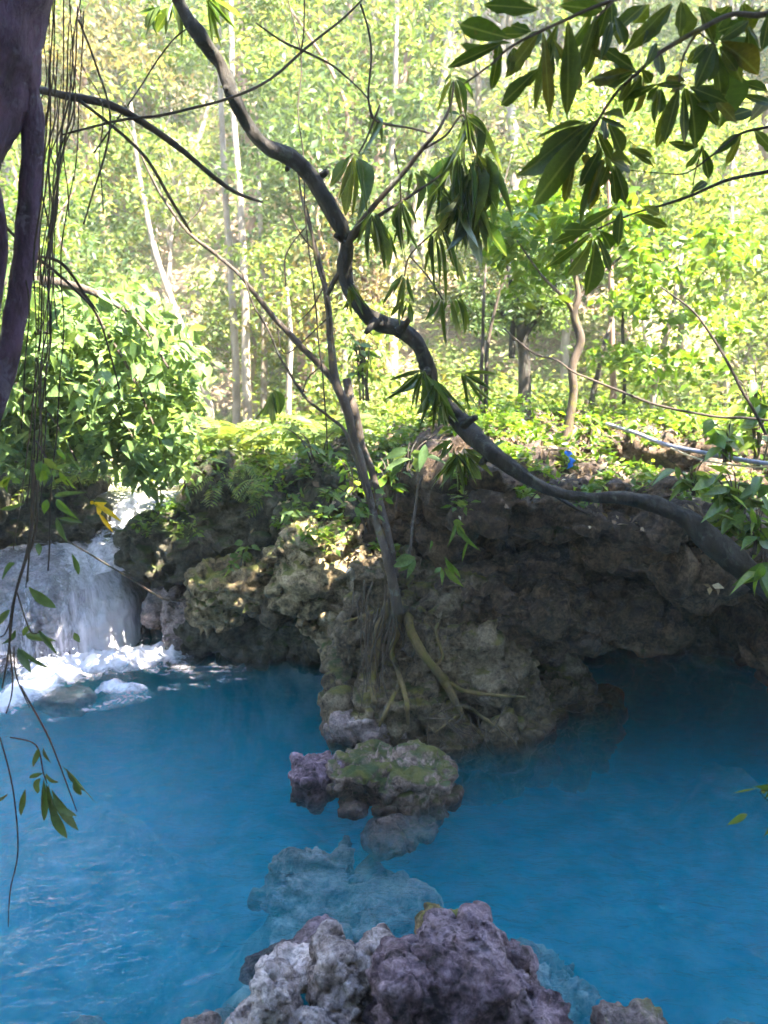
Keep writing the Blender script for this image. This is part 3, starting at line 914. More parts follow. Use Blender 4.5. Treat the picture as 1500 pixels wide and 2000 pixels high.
V = g_.reshape(-1, 3) + dirs * 0.012
azd = np.degrees(AZ).ravel()
pld = np.degrees(PL).ravel()
right = np.exp(-((azd + 34 + (pld - 50) * 0.05) / 22) ** 2)
left = np.exp(-((azd + 150) / 26) ** 2)
foam = 0.53 + 0.50 * right + 0.26 * left + 0.20 * smooth(60, 92, pld) * (0.4 + right)
foam = foam + 0.10 * perlin(np.stack([azd * 0.09, pld * 0.012, 0 * azd], 1)) + 0.07 * perlin(np.stack([azd * 0.32, pld * 0.03, 0 * azd + 4], 1))
M_fall = foam_mat('falling_water', 0.60, (1.7, 1.7, 0.2), namp=1.5)
wf = obj('waterfall', mesh_np('waterfall', V, grid_faces(nu, nv), attrs={'foam': foam}), M_fall)
tag(wf, kind='structure')
# the chute from the stream's lip down on to the dome
us = np.linspace(0, 1, 40)
ts = np.linspace(0, 1, 70)
U, T = np.meshgrid(us, ts)
c0 = P(262, 972, 8.9); c1 = P(238, 1000, 8.6); c2 = P(222, 1035, 8.35); c3 = P(205, 1070, 8.0); c4 = P(225, 1125, 7.62)
cc, wd = catmull([c0, c1, c2, c3, c4], [.18, .13, .15, .20, .20], 18)
ti = (T.ravel() * (len(cc) - 1))
i0 = np.clip(ti.astype(int), 0, len(cc) - 2)
fr_ = (ti - i0)[:, None]
V = cc[i0] * (1 - fr_) + cc[i0 + 1] * fr_
ww_ = wd[i0]
uu = (U.ravel() - 0.5) * 2
V[:, 0] += uu * ww_
V[:, 2] += 0.05 * (1 - uu ** 2) + 0.02 * fbm(V * np.array([9, 3, 3]), 3)
foam = 0.62 + 0.22 * (1 - uu ** 4) - 0.22 * np.exp(-((T.ravel() - 0.62) / 0.12) ** 2) + 0.08 * perlin(np.stack([uu * 5, T.ravel() * 2, 0 * uu], 1))
tag(obj('waterfall', mesh_np('waterfall_chute', V, grid_faces(40, 70), attrs={'foam': foam}), M_fall), kind='structure')
# foam heaped at the foot and drifting out over the pool
def foam_sheet():
    xs = np.linspace(-5.2, -0.6, 330)
    ys = np.linspace(5.2, 7.9, 230)
    X, Y = np.meshgrid(xs, ys)
    x, y = X.ravel(), Y.ravel()
    f = np.zeros_like(x)
    def px(pp):
        return W(*pp)[:2]
    def seg(a, b, r, s):
        a, b = np.array(px(a)), np.array(px(b))
        d = b - a
        t = np.clip(((x - a[0]) * d[0] + (y - a[1]) * d[1]) / (d @ d), 0, 1)
        dd = np.hypot(x - a[0] - t * d[0], y - a[1] - t * d[1])
        return s * np.exp(-(dd / r) ** 2)
    core = np.maximum.reduce([seg((110, 1315), (305, 1288), .36, 1.1), seg((-30, 1395), (130, 1325), .22, 1.1), seg((215, 1350), (260, 1355), .13, .9), seg((290, 1280), (330, 1298), .14, .95)])
    spread = np.maximum.reduce([seg((300, 1310), (450, 1315), .34, .55), seg((180, 1385), (290, 1360), .20, .5), seg((0, 1430), (120, 1400), .3, .38), seg((330, 1345), (470, 1330), .2, .42)])
    p = np.stack([x * 2.2, y * 5.0, 0 * x], 1)
    st = ridged(np.stack([x * 2.4 + 0.7 * perlin(p), y * 7.0 + 0.8 * perlin(p + 9), 0 * x], 1), 4)
    f = np.maximum(core * (1.12 + 0.25 * st), spread * (0.8 + 0.7 * st))
    z = 0.012 + 0.10 * np.clip(core, 0, 1) ** 1.5 * (0.75 + 0.8 * fbm(np.stack([x * 7, y * 7, 0 * x], 1), 5)) + 0.01 * st * spread
    return np.stack([x, y, z], 1), grid_faces(330, 230), f
V, F, foam = foam_sheet()
keep = (foam[F].max(1) > 0.12)
F = F[keep]
used = np.unique(F)
rm = np.full(len(V), -1); rm[used] = np.arange(len(used))
tag(obj('foam', mesh_np('foam', V[used], rm[F], attrs={'foam': foam[used]}), foam_mat('foam', 0.6, namp=1.8)),
    'white churned foam spreading from the foot of the waterfall', 'foam', kind='stuff')
# flung droplets over the foot of the fall
qs = np.random.default_rng(17)
iv, iF = ico(1)
sp_ = []
for k in range(700):
    t_ = qs.random()
    c_ = W(90 + 230 * t_ + qs.normal(0, 22), 1320 - 30 * t_ + qs.normal(0, 12))
    sp_.append(c_ + np.array([qs.normal(0, .05), qs.normal(0, .12) - .05, abs(qs.normal(0, .11)) + .02]))
sp_ = np.array(sp_)
rs_ = qs.uniform(.0015, .0045, len(sp_)) * qs.uniform(.5, 1.5, len(sp_))
V = (iv[None] * rs_[:, None, None] + sp_[:, None]).reshape(-1, 3)
F = (iF[None] + (np.arange(len(sp_)) * len(iv))[:, None, None]).reshape(-1, 3)
tag(obj('spray', mesh_np('spray', V, F), plain_mat('spray_white', (0.8, 0.8, 0.84), 0.3, 0.5, 0.05)), 'fine white droplets flung up at the foot of the waterfall', 'spray', kind='stuff')
# ------------------------------------------------------------------ foliage materials
G = lambda *c: c
L_fore = leaf_mat('leaf_dark_oblong', [(0.0, (0.022, 0.044, 0.006)), (0.5, (0.040, 0.066, 0.008)), (0.85, (0.060, 0.080, 0.010)), (1.0, (0.085, 0.08, 0.012))], 0.5, 0.5, 0.15, vein=True)
L_stree = leaf_mat('leaf_narrow_green', [(0.0, (0.022, 0.05, 0.012)), (0.5, (0.045, 0.085, 0.014)), (0.85, (0.075, 0.11, 0.018)), (1.0, (0.10, 0.12, 0.02))], 0.48, 0.35, 0.5, vein=True)
L_left = leaf_mat('leaf_pale_green', [(0.0, (0.07, 0.125, 0.05)), (0.5, (0.11, 0.175, 0.07)), (1.0, (0.16, 0.23, 0.085))], 0.45, 0.55, 0.2)
L_sun = leaf_mat('leaf_sunlit_forest', [(0.0, (0.07, 0.12, 0.04)), (0.45, (0.112, 0.172, 0.045)), (0.8, (0.155, 0.21, 0.058)), (1.0, (0.21, 0.18, 0.06))], 0.48, 0.5, 0.3)
L_deep = leaf_mat('leaf_forest_green', [(0.0, (0.04, 0.075, 0.03)), (0.5, (0.07, 0.115, 0.042)), (1.0, (0.11, 0.16, 0.055))], 0.45, 0.5, 0.3)
L_olive = leaf_mat('leaf_olive', [(0.0, (0.09, 0.10, 0.045)), (0.5, (0.15, 0.14, 0.07)), (1.0, (0.22, 0.17, 0.10))], 0.45, 0.5, 0.3)
L_bright = leaf_mat('leaf_fresh_green', [(0.0, (0.05, 0.11, 0.012)), (0.5, (0.085, 0.16, 0.016)), (1.0, (0.15, 0.20, 0.03))], 0.5, 0.42, 0.4)
L_fern = leaf_mat('fern_green', [(0.0, (0.075, 0.12, 0.035)), (0.5, (0.11, 0.16, 0.045)), (1.0, (0.16, 0.19, 0.05))], 0.42, 0.5, 0.3)
L_dry = leaf_mat('dry_leaf', [(0.0, (0.06, 0.04, 0.028)), (0.5, (0.17, 0.115, 0.075)), (0.85, (0.30, 0.22, 0.16)), (1.0, (0.42, 0.36, 0.30))], 0.15, 0.7, 0.2, 1.0)
L_yellow = leaf_mat('yellow_leaf', [(0.0, (0.30, 0.24, 0.015)), (1.0, (0.38, 0.26, 0.02))], 0.45, 0.4, 0.4)
B_dark = bark_mat('bark_dark', (0.003, 0.0025, 0.002), (0.034, 0.027, 0.021), 0.0, 1.0, 0.85, 1.0, 0.035, 0.5, (0.05, 0.05, 0.04))
B_slim = bark_mat('bark_grey_brown', (0.018, 0.013, 0.010), (0.085, 0.062, 0.046), 0.10, 1.0, 0.85, 1.0, 0.025, 0.5, (0.10, 0.10, 0.08))
B_pale = bark_mat('bark_pale', (0.10, 0.075, 0.055), (0.27, 0.22, 0.175), 0.0, 0.7)
B_red = bark_mat('bark_reddish', (0.10, 0.055, 0.035), (0.26, 0.16, 0.11), 0.0, 0.7)
B_violet = bark_mat('bark_violet', (0.014, 0.008, 0.015), (0.11, 0.062, 0.115), 0.0, 0.9, 0.8, 1.0, 0.08, 0.5, (0.11, 0.09, 0.13))
B_root = bark_mat('root_yellow_moss', (0.035, 0.025, 0.012), (0.16, 0.115, 0.045), 0.35)
B_rootlet = bark_mat('rootlet', (0.03, 0.022, 0.016), (0.095, 0.072, 0.05), 0.0)
B_vine = bark_mat('vine_skin', (0.014, 0.010, 0.008), (0.06, 0.043, 0.032), 0.0)

LB = {}
def leafset(key, mat, variants):
    out = []
    for k, kw in enumerate(variants):
        V, F = leaf_big(**kw)
        me = mesh_np('leaf_' + key, V, F)
        me.materials.append(mat)
        out.append(me)
    LB[key] = out
OBL = (0.34, 0.64, 0.88, 1.0, 0.97, 0.68)
NAR = (0.55, 0.9, 1.0, 0.9, 0.7, 0.38)
OVA = (0.62, 0.96, 1.0, 0.86, 0.58, 0.26)
leafset('fore', L_fore, [dict(bend=.06, fold=.18, shape=OBL, wave=.012), dict(bend=.16, fold=.25, shape=OBL, wave=.02), dict(bend=-.05, fold=.1, shape=OBL, twist=.4, wave=.015), dict(bend=.3, fold=.35, shape=OBL, twist=-.5, wave=.03), dict(bend=.12, fold=.05, shape=(.3, .7, .95, .8, .98, .5), wave=.03)])
leafset('stree', L_stree, [dict(bend=.12, fold=.2, shape=NAR), dict(bend=.25, fold=.3, shape=NAR), dict(bend=.04, fold=.15, shape=NAR, twist=.5), dict(bend=.4, fold=.35, shape=NAR, twist=-.4), dict(bend=-.1, fold=.25, shape=NAR, wave=.02)])
leafset('left', L_left, [dict(bend=.10, fold=.15, shape=OVA), dict(bend=.25, fold=.2, shape=OVA), dict(bend=.02, fold=.1, shape=OVA, twist=.4)])
leafset('bright', L_bright, [dict(bend=.12, fold=.15, shape=OVA), dict(bend=.28, fold=.2, shape=OVA), dict(bend=.0, fold=.1, shape=OVA, twist=.4)])
leafset('yellow', L_yellow, [dict(bend=.15, fold=.2, shape=NAR)])
leafset('deep', L_deep, [dict(bend=.15, fold=.2, shape=NAR), dict(bend=.05, fold=.15, shape=NAR, twist=.4)])

def place_leaf(root, key, a, b, w, face=(0, -1, 0.3), jit=0.45, par=None):
    """a leaf from point a to point b, w metres wide, blade turned roughly to face"""
    a = np.asarray(a); b = np.asarray(b)
    d = b - a
    L = np.linalg.norm(d)
    n = np.asarray(face, float) + rng.normal(0, jit, 3)
    R = frames(d[None], n[None])[0]
    o = bpy.data.objects.new('leaf', LB[key][rng.integers(len(LB[key]))])
    COL.objects.link(o)
    o.parent = par or root
    m = Matrix(((R[0, 0] * w, R[0, 1] * L, R[0, 2] * L, a[0] - root.location.x),
                (R[1, 0] * w, R[1, 1] * L, R[1, 2] * L, a[1] - root.location.y),
                (R[2, 0] * w, R[2, 1] * L, R[2, 2] * L, a[2] - root.location.z), (0, 0, 0, 1)))
    loc, rot, sca = m.decompose()
    o.location, o.rotation_mode, o.scale = loc, 'QUATERNION', sca
    o.rotation_quaternion = rot
    return o
def leaf_px(root, key, bx, by, tx, ty, w, Y, dY=0.12, jit=0.45, face=(0, -1, 0.3), par=None):
    y0 = Y + rng.normal(0, dY * 0.4)
    return place_leaf(root, key, P(bx, by, y0), P(tx, ty, y0 + rng.normal(0, dY)), M(w, Y), face, jit, par)
def fan(root, key, bx, by, Y, n, L, w, spread=45, mid=0, dY=0.10, jit=0.5, face=(0, -1, 0.3)):
    for k in range(n):
        a = math.radians(mid + spread * (2 * (k + 0.5) / n - 1) + rng.normal(0, 6))
        l = L * rng.uniform(0.72, 1.12)
        leaf_px(root, key, bx + rng.normal(0, 4), by + rng.normal(0, 4), bx + l * math.sin(a), by + l * math.cos(a), w * rng.uniform(.85, 1.15), Y, dY, jit, face)

# ------------------------------------------------------------------ forest trees
def crown_arrays(centers, rad, n_each, L, Wd, seed, hang=0.5, flat=0.6):
    r = np.random.default_rng(seed)
    pos, cen = [], []
    for c, rr in zip(centers, rad):
        u = unit(r.normal(size=(n_each, 3))) * (r.random((n_each, 1)) ** 0.45) * rr
        u[:, 2] *= flat
        pos.append(c + u)
    pos = np.concatenate(pos)
    n = len(pos)
    d = r.normal(size=(n, 3))
    d[:, 2] = d[:, 2] * 0.45 - hang
    nr = r.normal(size=(n, 3)) * 0.55 + np.array([0, 0, 1.0])
    l = L * r.uniform(0.6, 1.25, n)
    return scatter_leaves(pos, d, nr, l, l * Wd * r.uniform(.8, 1.2, n))
def tree_proto(seed, H, r0, cz, cr, ncl, nleaf, L, Wd, clr, lean=0.4, limbs=9, hang=0.5):
    r = np.random.default_rng(seed)
    lx, ly = r.normal(0, lean, 2)
    tr = [np.array([0, 0, -0.4]), np.array([0.03, 0, 0.05])]
    k = 5
    for i in range(1, k + 1):
        t = i / k
        tr.append(np.array([lx * t + r.normal(0, .10), ly * t + r.normal(0, .10), H * t]))
    rad = [r0 * 1.5, r0 * 1.15] + [r0 * (1 - 0.72 * i / k) for i in range(1, k + 1)]
    parts = [tube(tr, rad, 9, 6, 0.10, 3.0)]
    c = np.array([lx * 0.7, ly * 0.7, cz])
    cen = c + unit(r.normal(size=(ncl, 3))) * (r.random((ncl, 1)) ** 0.4) * np.array(cr)
    trp = np.array(tr)
    for q in cen[:limbs]:
        z = np.clip(q[2] - r.uniform(.4, 1.3), 0.5, H * 0.97)
        b = np.array([np.interp(z, trp[:, 2], trp[:, 0]), np.interp(z, trp[:, 2], trp[:, 1]), z])
        m = (b + q) / 2 + np.array([r.normal(0, .12), r.normal(0, .12), -0.1])
        parts.append(tube([b, m, q], [r0 * .34, r0 * .2, r0 * .07], 6, 4))
    V, F = merge(parts)
    cv, cf = crown_arrays(cen, clr * r.uniform(.65, 1.3, ncl), nleaf, L, Wd, seed + 50, hang)
    return (V, F), (cv, cf)
PROTOS = []
for args in (
        (1, 7.5, .10, 5.2, (1.7, 1.7, 2.2), 46, 90, .15, .42, .62, .4, 12),
        (2, 9.0, .12, 6.4, (2.0, 2.0, 2.4), 56, 90, .14, .40, .66, .5, 14),
        (3, 5.0, .06, 3.2, (1.3, 1.3, 1.6), 36, 90, .13, .45, .55, .5, 10),
        (4, 6.2, .08, 4.0, (1.6, 1.5, 2.1), 44, 90, .18, .34, .60, .7, 10),
        (5, 3.4, .04, 2.0, (1.1, 1.1, 1.2), 30, 90, .12, .45, .50, .3, 9),
        (6, 10.5, .15, 7.6, (2.4, 2.4, 2.2), 60, 90, .16, .42, .72, .4, 14)):
    (tv, tf), (cv, cf) = tree_proto(*args)
    PROTOS.append((mesh_np('trunk', tv, tf), mesh_np('crown', cv, cf, False)))
def mesh_variant(me, mat, cache={}):
    key = (me.name, mat.name)
    if key not in cache:
        c = me.copy()
        c.materials.clear()
        c.materials.append(mat)
        cache[key] = c
    return cache[key]
def plant_tree(name, i, x, y, s, rz, bark, leaf, label, group=None, z=None):
    if z is None:
        z = float(ground_h(np.array([x]), np.array([y]))[0]) - 0.05
    root = thing(name, (x, y, z), label, 'tree', group)
    root.rotation_euler.z = rz
    root.scale = (s, s, s)
    t, c = PROTOS[i]
    obj('trunk', mesh_variant(t, bark), None, root)
    k = obj('crown', mesh_variant(c, leaf), None, root)
    k['kind'] = 'stuff'
    return root
fill_lab = 'leafy tree among many alike on the sunlit slope behind the bank'
fill_grp = 'leafy trees filling the sunlit far slope'
r_ = np.random.default_rng(21)
spots = []
tries = 0
while len(spots) < 118 and tries < 6000:
    tries += 1
    y = 12.5 + 19 * r_.random() ** 1.1
    x = r_.uniform(-1, 1) * (0.52 * y + 1.5)
    if abs(x - float(stream_x(np.array([y]))[0])) < 1.0 and y < 15:
        continue
    if all((x - a) ** 2 + (y - b) ** 2 > (0.85 + 0.02 * y) ** 2 for a, b in spots):
        spots.append((x, y))
for k, (x, y) in enumerate(spots):
    small = y < 16
    i = int(r_.choice([2, 4, 4, 2, 3]) if small else r_.choice([0, 1, 2, 3, 4, 5]))
    plant_tree('forest_tree', i, x, y, r_.uniform(.8, 1.2), r_.uniform(0, 6.28), [B_pale, B_pale, B_red][int(r_.integers(3))], [L_sun, L_sun, L_deep, L_sun, L_bright, L_sun, L_olive, L_deep][int(r_.integers(8))], fill_lab, fill_grp)

# trunks one can tell apart in the forest
def px_tree(name, label, path, bark, leaf=None, crown=None, amp=0.08, seg=9, extra=(), group=None, down=True):
    """path: [(px, py, Y, width)] from the foot upwards; crown: list of (px, py, Y, radius)"""
    pts, rad = pxpath(path)
    if down:
        pts = [pts[0] - np.array([0, 0, 0.5])] + list(pts)
        rad = [rad[0] * 1.25] + list(rad)
    root = thing(name, pts[0], label, 'tree', group)
    V, F = tube(pts, rad, seg, 7, amp, 4.0)
    part(root, 'trunk', V, F, bark)
    for e in extra:
        pp, rr = pxpath(e)
        V, F = tube(pp, rr, 7, 6, amp, 4.0)
        part(root, 'branch', V, F, bark)
    if crown:
        n_each, L, Wd = crown[0]
        cen = np.array([P(a, b, c) for a, b, c, r in crown[1:]])
        V, F = crown_arrays(cen, [r for a, b, c, r in crown[1:]], n_each, L, Wd, int(abs(path[0][0]) + path[0][1]), 0.5, 0.7)
        part(root, 'crown', V, F, leaf, False, 'stuff')
    return root
def rcl(x0, x1, y0, y1, Y0, Y1, r, n, seed):
    q = np.random.default_rng(seed)
    return [(q.uniform(x0, x1), q.uniform(y0, y1), q.uniform(Y0, Y1), r * q.uniform(.7, 1.3)) for _ in range(n)]
px_tree('forest_tree', 'left of two straight pale trunks rising side by side behind the fern bed', [(462, 815, 13, 16), (460, 700, 13, 15), (452, 560, 13, 14), (440, 380, 13, 12), (430, 150, 13, 10), (425, -60, 13, 8)], B_pale, L_sun,
        [(80, .14, .42)] + rcl(330, 540, -250, 120, 12.5, 14, .55, 18, 1))
px_tree('forest_tree', 'right of two straight pale trunks rising side by side behind the fern bed', [(484, 812, 12.8, 18), (480, 700, 12.8, 17), (478, 560, 12.8, 15), (468, 380, 12.8, 13), (455, 200, 12.8, 11), (450, -60, 12.8, 9)], B_pale, L_sun,
        [(80, .14, .42)] + rcl(380, 620, -260, 60, 12.5, 14, .55, 16, 2))
px_tree('forest_tree', 'pale slender tree leaning left behind the overhanging leafy branches', [(408, 790, 12.5, 15), (375, 690, 12.5, 13), (340, 600, 12.5, 12), (300, 480, 12.5, 11), (270, 330, 12.5, 8), (255, 200, 12.5, 6)], B_pale, L_sun,
        [(80, .13, .42)] + rcl(190, 330, 130, 380, 12, 13, .4, 10, 3))
px_tree('forest_tree', 'bright white straight trunk seen behind the narrow hanging leaves', [(764, 770, 14, 26), (768, 640, 14, 20), (762, 480, 14, 15), (764, 330, 14, 12), (772, 170, 14, 10), (775, -40, 14, 8)], B_pale, L_sun,
        [(80, .14, .42)] + rcl(640, 900, -200, 130, 13, 15, .6, 16, 4))
px_tree('forest_tree', 'thick reddish trunk half hidden left of the white straight trunk', [(733, 720, 15, 26), (735, 560, 15, 24), (738, 400, 15, 22), (745, 280, 15, 18), (800, 100, 15, 14), (802, -60, 15, 10)], B_red, L_sun,
        [(80, .14, .42)] + rcl(700, 930, -220, 60, 14, 16, .6, 12, 5))
px_tree('forest_tree', 'thin grey trunk right of the two straight pale trunks', [(515, 760, 13.5, 13), (516, 640, 13.5, 12), (510, 480, 13.5, 10), (505, 330, 13.5, 8), (500, 200, 13.5, 6)], B_pale, L_deep,
        [(80, .12, .42)] + rcl(450, 570, 150, 330, 13, 14, .4, 9, 6))
px_tree('forest_tree', 'short pale trunk standing in the fern bed left of the thin tree', [(563, 830, 11.5, 12), (565, 740, 11.5, 11), (568, 660, 11.5, 9), (560, 560, 11.5, 7)], B_pale, L_sun,
        [(80, .11, .42)] + rcl(500, 640, 470, 620, 11.2, 12, .35, 10, 7))
px_tree('forest_tree', 'crooked brown tree with mossy foot at the cliff edge above the blue ribbon', [(1092, 905, 7.0, 26), (1108, 840, 7.0, 20), (1120, 770, 7.0, 17), (1118, 715, 7.0, 17), (1134, 665, 7.0, 17), (1121, 615, 7.0, 15), (1130, 575, 7.0, 11), (1118, 500, 7.1, 8), (1140, 430, 7.2, 5)],
        bark_mat('bark_crooked', (0.02, 0.014, 0.010), (0.085, 0.06, 0.042), 0.25), L_bright, [(46, .13, .55)] + rcl(960, 1260, 380, 560, 6.9, 8.0, .26, 24, 8),
        extra=[[(1121, 615, 7.0, 11), (1105, 585, 7.0, 8), (1060, 540, 7.1, 5), (1010, 470, 7.2, 3)], [(1128, 585, 7.0, 8), (1180, 530, 7.1, 5), (1240, 480, 7.2, 3)]])
px_tree('forest_tree', 'left of the twin thin stems standing on the bank right of the curved tree', [(938, 820, 8.2, 9), (940, 740, 8.2, 8), (943, 660, 8.2, 7), (945, 590, 8.2, 6), (955, 480, 8.3, 4), (1000, 300, 8.4, 2)], B_slim)
px_tree('forest_tree', 'right of the twin thin stems standing on the bank right of the curved tree', [(948, 815, 8.3, 10), (950, 730, 8.3, 9), (952, 680, 8.3, 8), (968, 600, 8.3, 6), (995, 530, 8.3, 4), (1060, 480, 8.3, 2)], B_slim)
px_tree('forest_tree', 'dark bushy olive-leaved tree with forking trunk behind the twin thin stems', [(1025, 735, 9.5, 24), (1022, 670, 9.5, 22), (1015, 620, 9.5, 18), (1000, 560, 9.5, 12), (990, 500, 9.5, 8)], B_dark, L_deep,
        [(110, .09, .40)] + rcl(925, 1100, 490, 640, 9.2, 10, .28, 26, 9),
        extra=[[(1020, 660, 9.5, 16), (1045, 625, 9.5, 12), (1075, 580, 9.5, 7), (1095, 540, 9.5, 4)], [(1018, 640, 9.5, 14), (990, 620, 9.5, 10), (955, 590, 9.5, 5)], [(1000, 700, 9.5, 14), (1003, 630, 9.5, 10), (1030, 570, 9.5, 5)]])
px_tree('forest_tree', 'straight reddish pole-like trunk right of the crooked brown tree', [(1198, 775, 9.5, 13), (1196, 700, 9.5, 12), (1194, 620, 9.5, 11), (1193, 550, 9.5, 10), (1190, 400, 9.5, 8), (1180, 200, 9.5, 6)], B_red, L_sun,
        [(90, .12, .45)] + rcl(1080, 1300, 120, 330, 9.3, 10.5, .45, 14, 10))
px_tree('forest_tree', 'thin trunk leaning against the straight reddish pole-like trunk', [(1155, 790, 9.2, 12), (1168, 730, 9.2, 11), (1178, 680, 9.2, 9), (1190, 640, 9.3, 6), (1215, 560, 9.4, 4)], B_slim)
px_tree('forest_tree', 'grey tree leaning right with light green leaves near the right edge of the bank', [(1275, 805, 8.6, 13), (1280, 745, 8.6, 12), (1295, 680, 8.6, 11), (1310, 620, 8.6, 10), (1325, 540, 8.7, 8), (1335, 470, 8.8, 6)], B_pale, L_bright,
        [(50, .12, .55)] + rcl(1220, 1440, 440, 740, 7.6, 9.0, .26, 30, 11))
px_tree('forest_tree', 'dark slim sapling between the reddish trunk and the grey leaning tree', [(1218, 800, 8.9, 8), (1220, 720, 8.9, 7), (1216, 640, 8.9, 6), (1222, 560, 8.9, 4)], B_dark, L_bright, [(40, .10, .55)] + rcl(1180, 1270, 560, 700, 8.6, 9.2, .22, 10, 12))
px_tree('forest_tree', 'slim grey trunk above the fern bed between the thin tree and the curved tree', [(672, 770, 12, 14), (674, 660, 12, 13), (672, 560, 12, 11), (660, 420, 12, 8)], B_pale, L_sun, [(90, .12, .45)] + rcl(620, 760, 600, 760, 9, 11, .35, 10, 13))
px_tree('forest_tree', 'far pale tree right of the grey leaning tree with crown at the right edge', [(1420, 770, 12, 12), (1415, 650, 12, 12), (1425, 500, 12, 10), (1430, 300, 12, 8)], B_pale, L_sun, [(100, .13, .45)] + rcl(1330, 1560, 330, 640, 10, 12.5, .5, 26, 14))
px_tree('forest_tree', 'pale gnarled trunk glimpsed through the leafy branches at the left', [(172, 880, 10.5, 18), (178, 830, 10.5, 16), (168, 790, 10.5, 14), (160, 740, 10.5, 12), (150, 640, 10.5, 9)], B_pale, L_deep, [(70, .13, .45)] + rcl(60, 240, 560, 720, 10, 11, .4, 12, 15))

# undergrowth that covers the slope
def undergrowth():
    r = np.random.default_rng(31)
    pos = []
    n = 900
    y = 11.5 + 17 * r.random(n)
    x = r.uniform(-1, 1, n) * (0.5 * y + 1.5)
    ok = np.abs(x - stream_x(y)) > 0.95
    x, y = x[ok], y[ok]
    z = ground_h(x, y)
    sz = r.uniform(.35, .95, len(x))
    cen = np.stack([x, y, z + sz * 0.55], 1)
    return crown_arrays(cen, sz, 95, .13, .42, 77, 0.1, 0.9)
V, F = undergrowth()
tag(obj('undergrowth', mesh_np('undergrowth', V, F, False), L_sun), 'sunlit yellow-green undergrowth covering the slope behind the bank', 'undergrowth', kind='stuff')

# ------------------------------------------------------------------ unseen trees added above and behind the viewpoint to shade the pool
def unseen_shade_tree(label, base, c, cr, ncl, nleaf, L, seed, clr=1.0):
    r = np.random.default_rng(seed)
    root = thing('unseen_shade_tree', base, label, 'tree')
    base = np.array(base, float)
    c = np.array(c, float)
    mid_ = (base + c) / 2 + np.array([.2, -.3, 0])
    parts = [tube([base - [0, 0, .5], base + [0, 0, .2], mid_, c], [.42, .34, .26, .12], 12, 8, .08, 3.0)]
    cen = c + unit(r.normal(size=(ncl, 3))) * (r.random((ncl, 1)) ** 0.5) * np.array(cr)
    cen = cen[~((cen[:, 0] > 6.2) & (cen[:, 1] > 1.9))]  # crown cut back here so sun reaches the right bank plants
    ncl = len(cen)
    for q in cen[:16]:
        m = (mid_ + q) / 2 + np.array([0, 0, .4])
        parts.append(tube([mid_ + (c - mid_) * r.uniform(.2, .9), m, q], [.12, .07, .03], 6, 4))
    V, F = merge(parts)
    part(root, 'trunk', V, F, B_violet)
    V, F = crown_arrays(cen, clr * r.uniform(.7, 1.3, ncl), nleaf, L, .45, seed + 1, .3, .5)
    part(root, 'crown', V, F, L_deep, False, 'stuff')
    return root
unseen_shade_tree('tall unseen tree added on the near bank so its crown shades the pool', (5.6, -1.6, .9), (4.8, -0.9, 9.6), (5.2, 3.5, 1.2), 400, 100, .34, 61)
unseen_shade_tree('tall unseen tree added behind the viewpoint so its crown shades the left of the pool', (-1.5, -3.0, 1.0), (0.0, -1.2, 9.2), (3.4, 3.2, 1.3), 140, 100, .34, 63)
nb = np.random.default_rng(67)
for k in range(26):              # unseen near-bank trees added to cut low light from behind the viewpoint
    a = math.radians(180 + (k + .5) / 26 * 220 - 20)
    R = nb.uniform(7.5, 11)
    plant_tree('unseen_bank_tree', int(nb.choice([0, 1, 5, 3])), R * math.cos(a), R * math.sin(a) * .9 + 1.0, nb.uniform(1.0, 1.35), nb.uniform(0, 6.28), B_slim, L_deep,
               'unseen near-bank tree added to cut low light from behind the viewpoint', 'unseen trees added on the near bank')

un = np.random.default_rng(69)
cen, rad = [], []
for k in range(330):             # thicket under those trees, added unseen to darken the cliff face
    a = math.radians(un.uniform(168, 372))
    R = un.uniform(5.2, 9.5)
    x, y = R * math.cos(a) * 1.05, R * math.sin(a) * .8 + 1.2
    cen.append((x, y, un.uniform(.2, 4.2))); rad.append(un.uniform(.5, .95))
cen, rad = np.array(cen), np.array(rad)
cz_ = ground_h(cen[:, 0], cen[:, 1])
cen[:, 2] += cz_
cen, rad = cen[cz_ > 0.3], rad[cz_ > 0.3]
V, F = crown_arrays(np.array(cen), rad, 70, .26, .5, 70, .2, .9)
tag(obj('unseen_thicket', mesh_np('unseen_thicket', V, F, False), L_deep), 'dense green thicket added unseen behind the viewpoint to block low light', 'unseen_thicket', kind='stuff')

# ------------------------------------------------------------------ tree at the left edge
lt_base = P(-210, 900, 3.0)
left_tree = thing('leaning_tree', (lt_base[0], 3.0, 0.6), 'massive violet-grey trunk leaning in at the top left corner with dark hanging limbs', 'tree')
pts, rad = pxpath([(-350, 1500, 3.0, 240), (-225, 700, 3.0, 200), (-115, 330, 3.0, 185), (-45, 120, 3.0, 195), (0, -60, 3.0, 190), (30, -300, 2.9, 170)])
V, F = tube(pts, rad, 28, 14, .16, 5.0, wob=0.03)
part(left_tree, 'trunk', V, F, B_violet)
pts, rad = pxpath([(45, 150, 3.05, 46), (62, 225, 3.1, 44), (64, 300, 3.1, 40), (56, 400, 3.1, 40), (50, 480, 3.1, 42), (32, 600, 3.1, 42), (16, 700, 3.1, 40), (-10, 790, 3.1, 38), (-50, 900, 3.1, 36)])
V, F = tube(pts, rad, 14, 8, .14, 6.0)
part(left_tree, 'limb', V, F, B_violet)
pts, rad = pxpath([(-30, 300, 3.2, 30), (-5, 420, 3.2, 28), (2, 500, 3.2, 24), (-15, 620, 3.2, 24)])
V, F = tube(pts, rad, 12, 8, .14, 6.0)
part(left_tree, 'limb', V, F, B_violet)
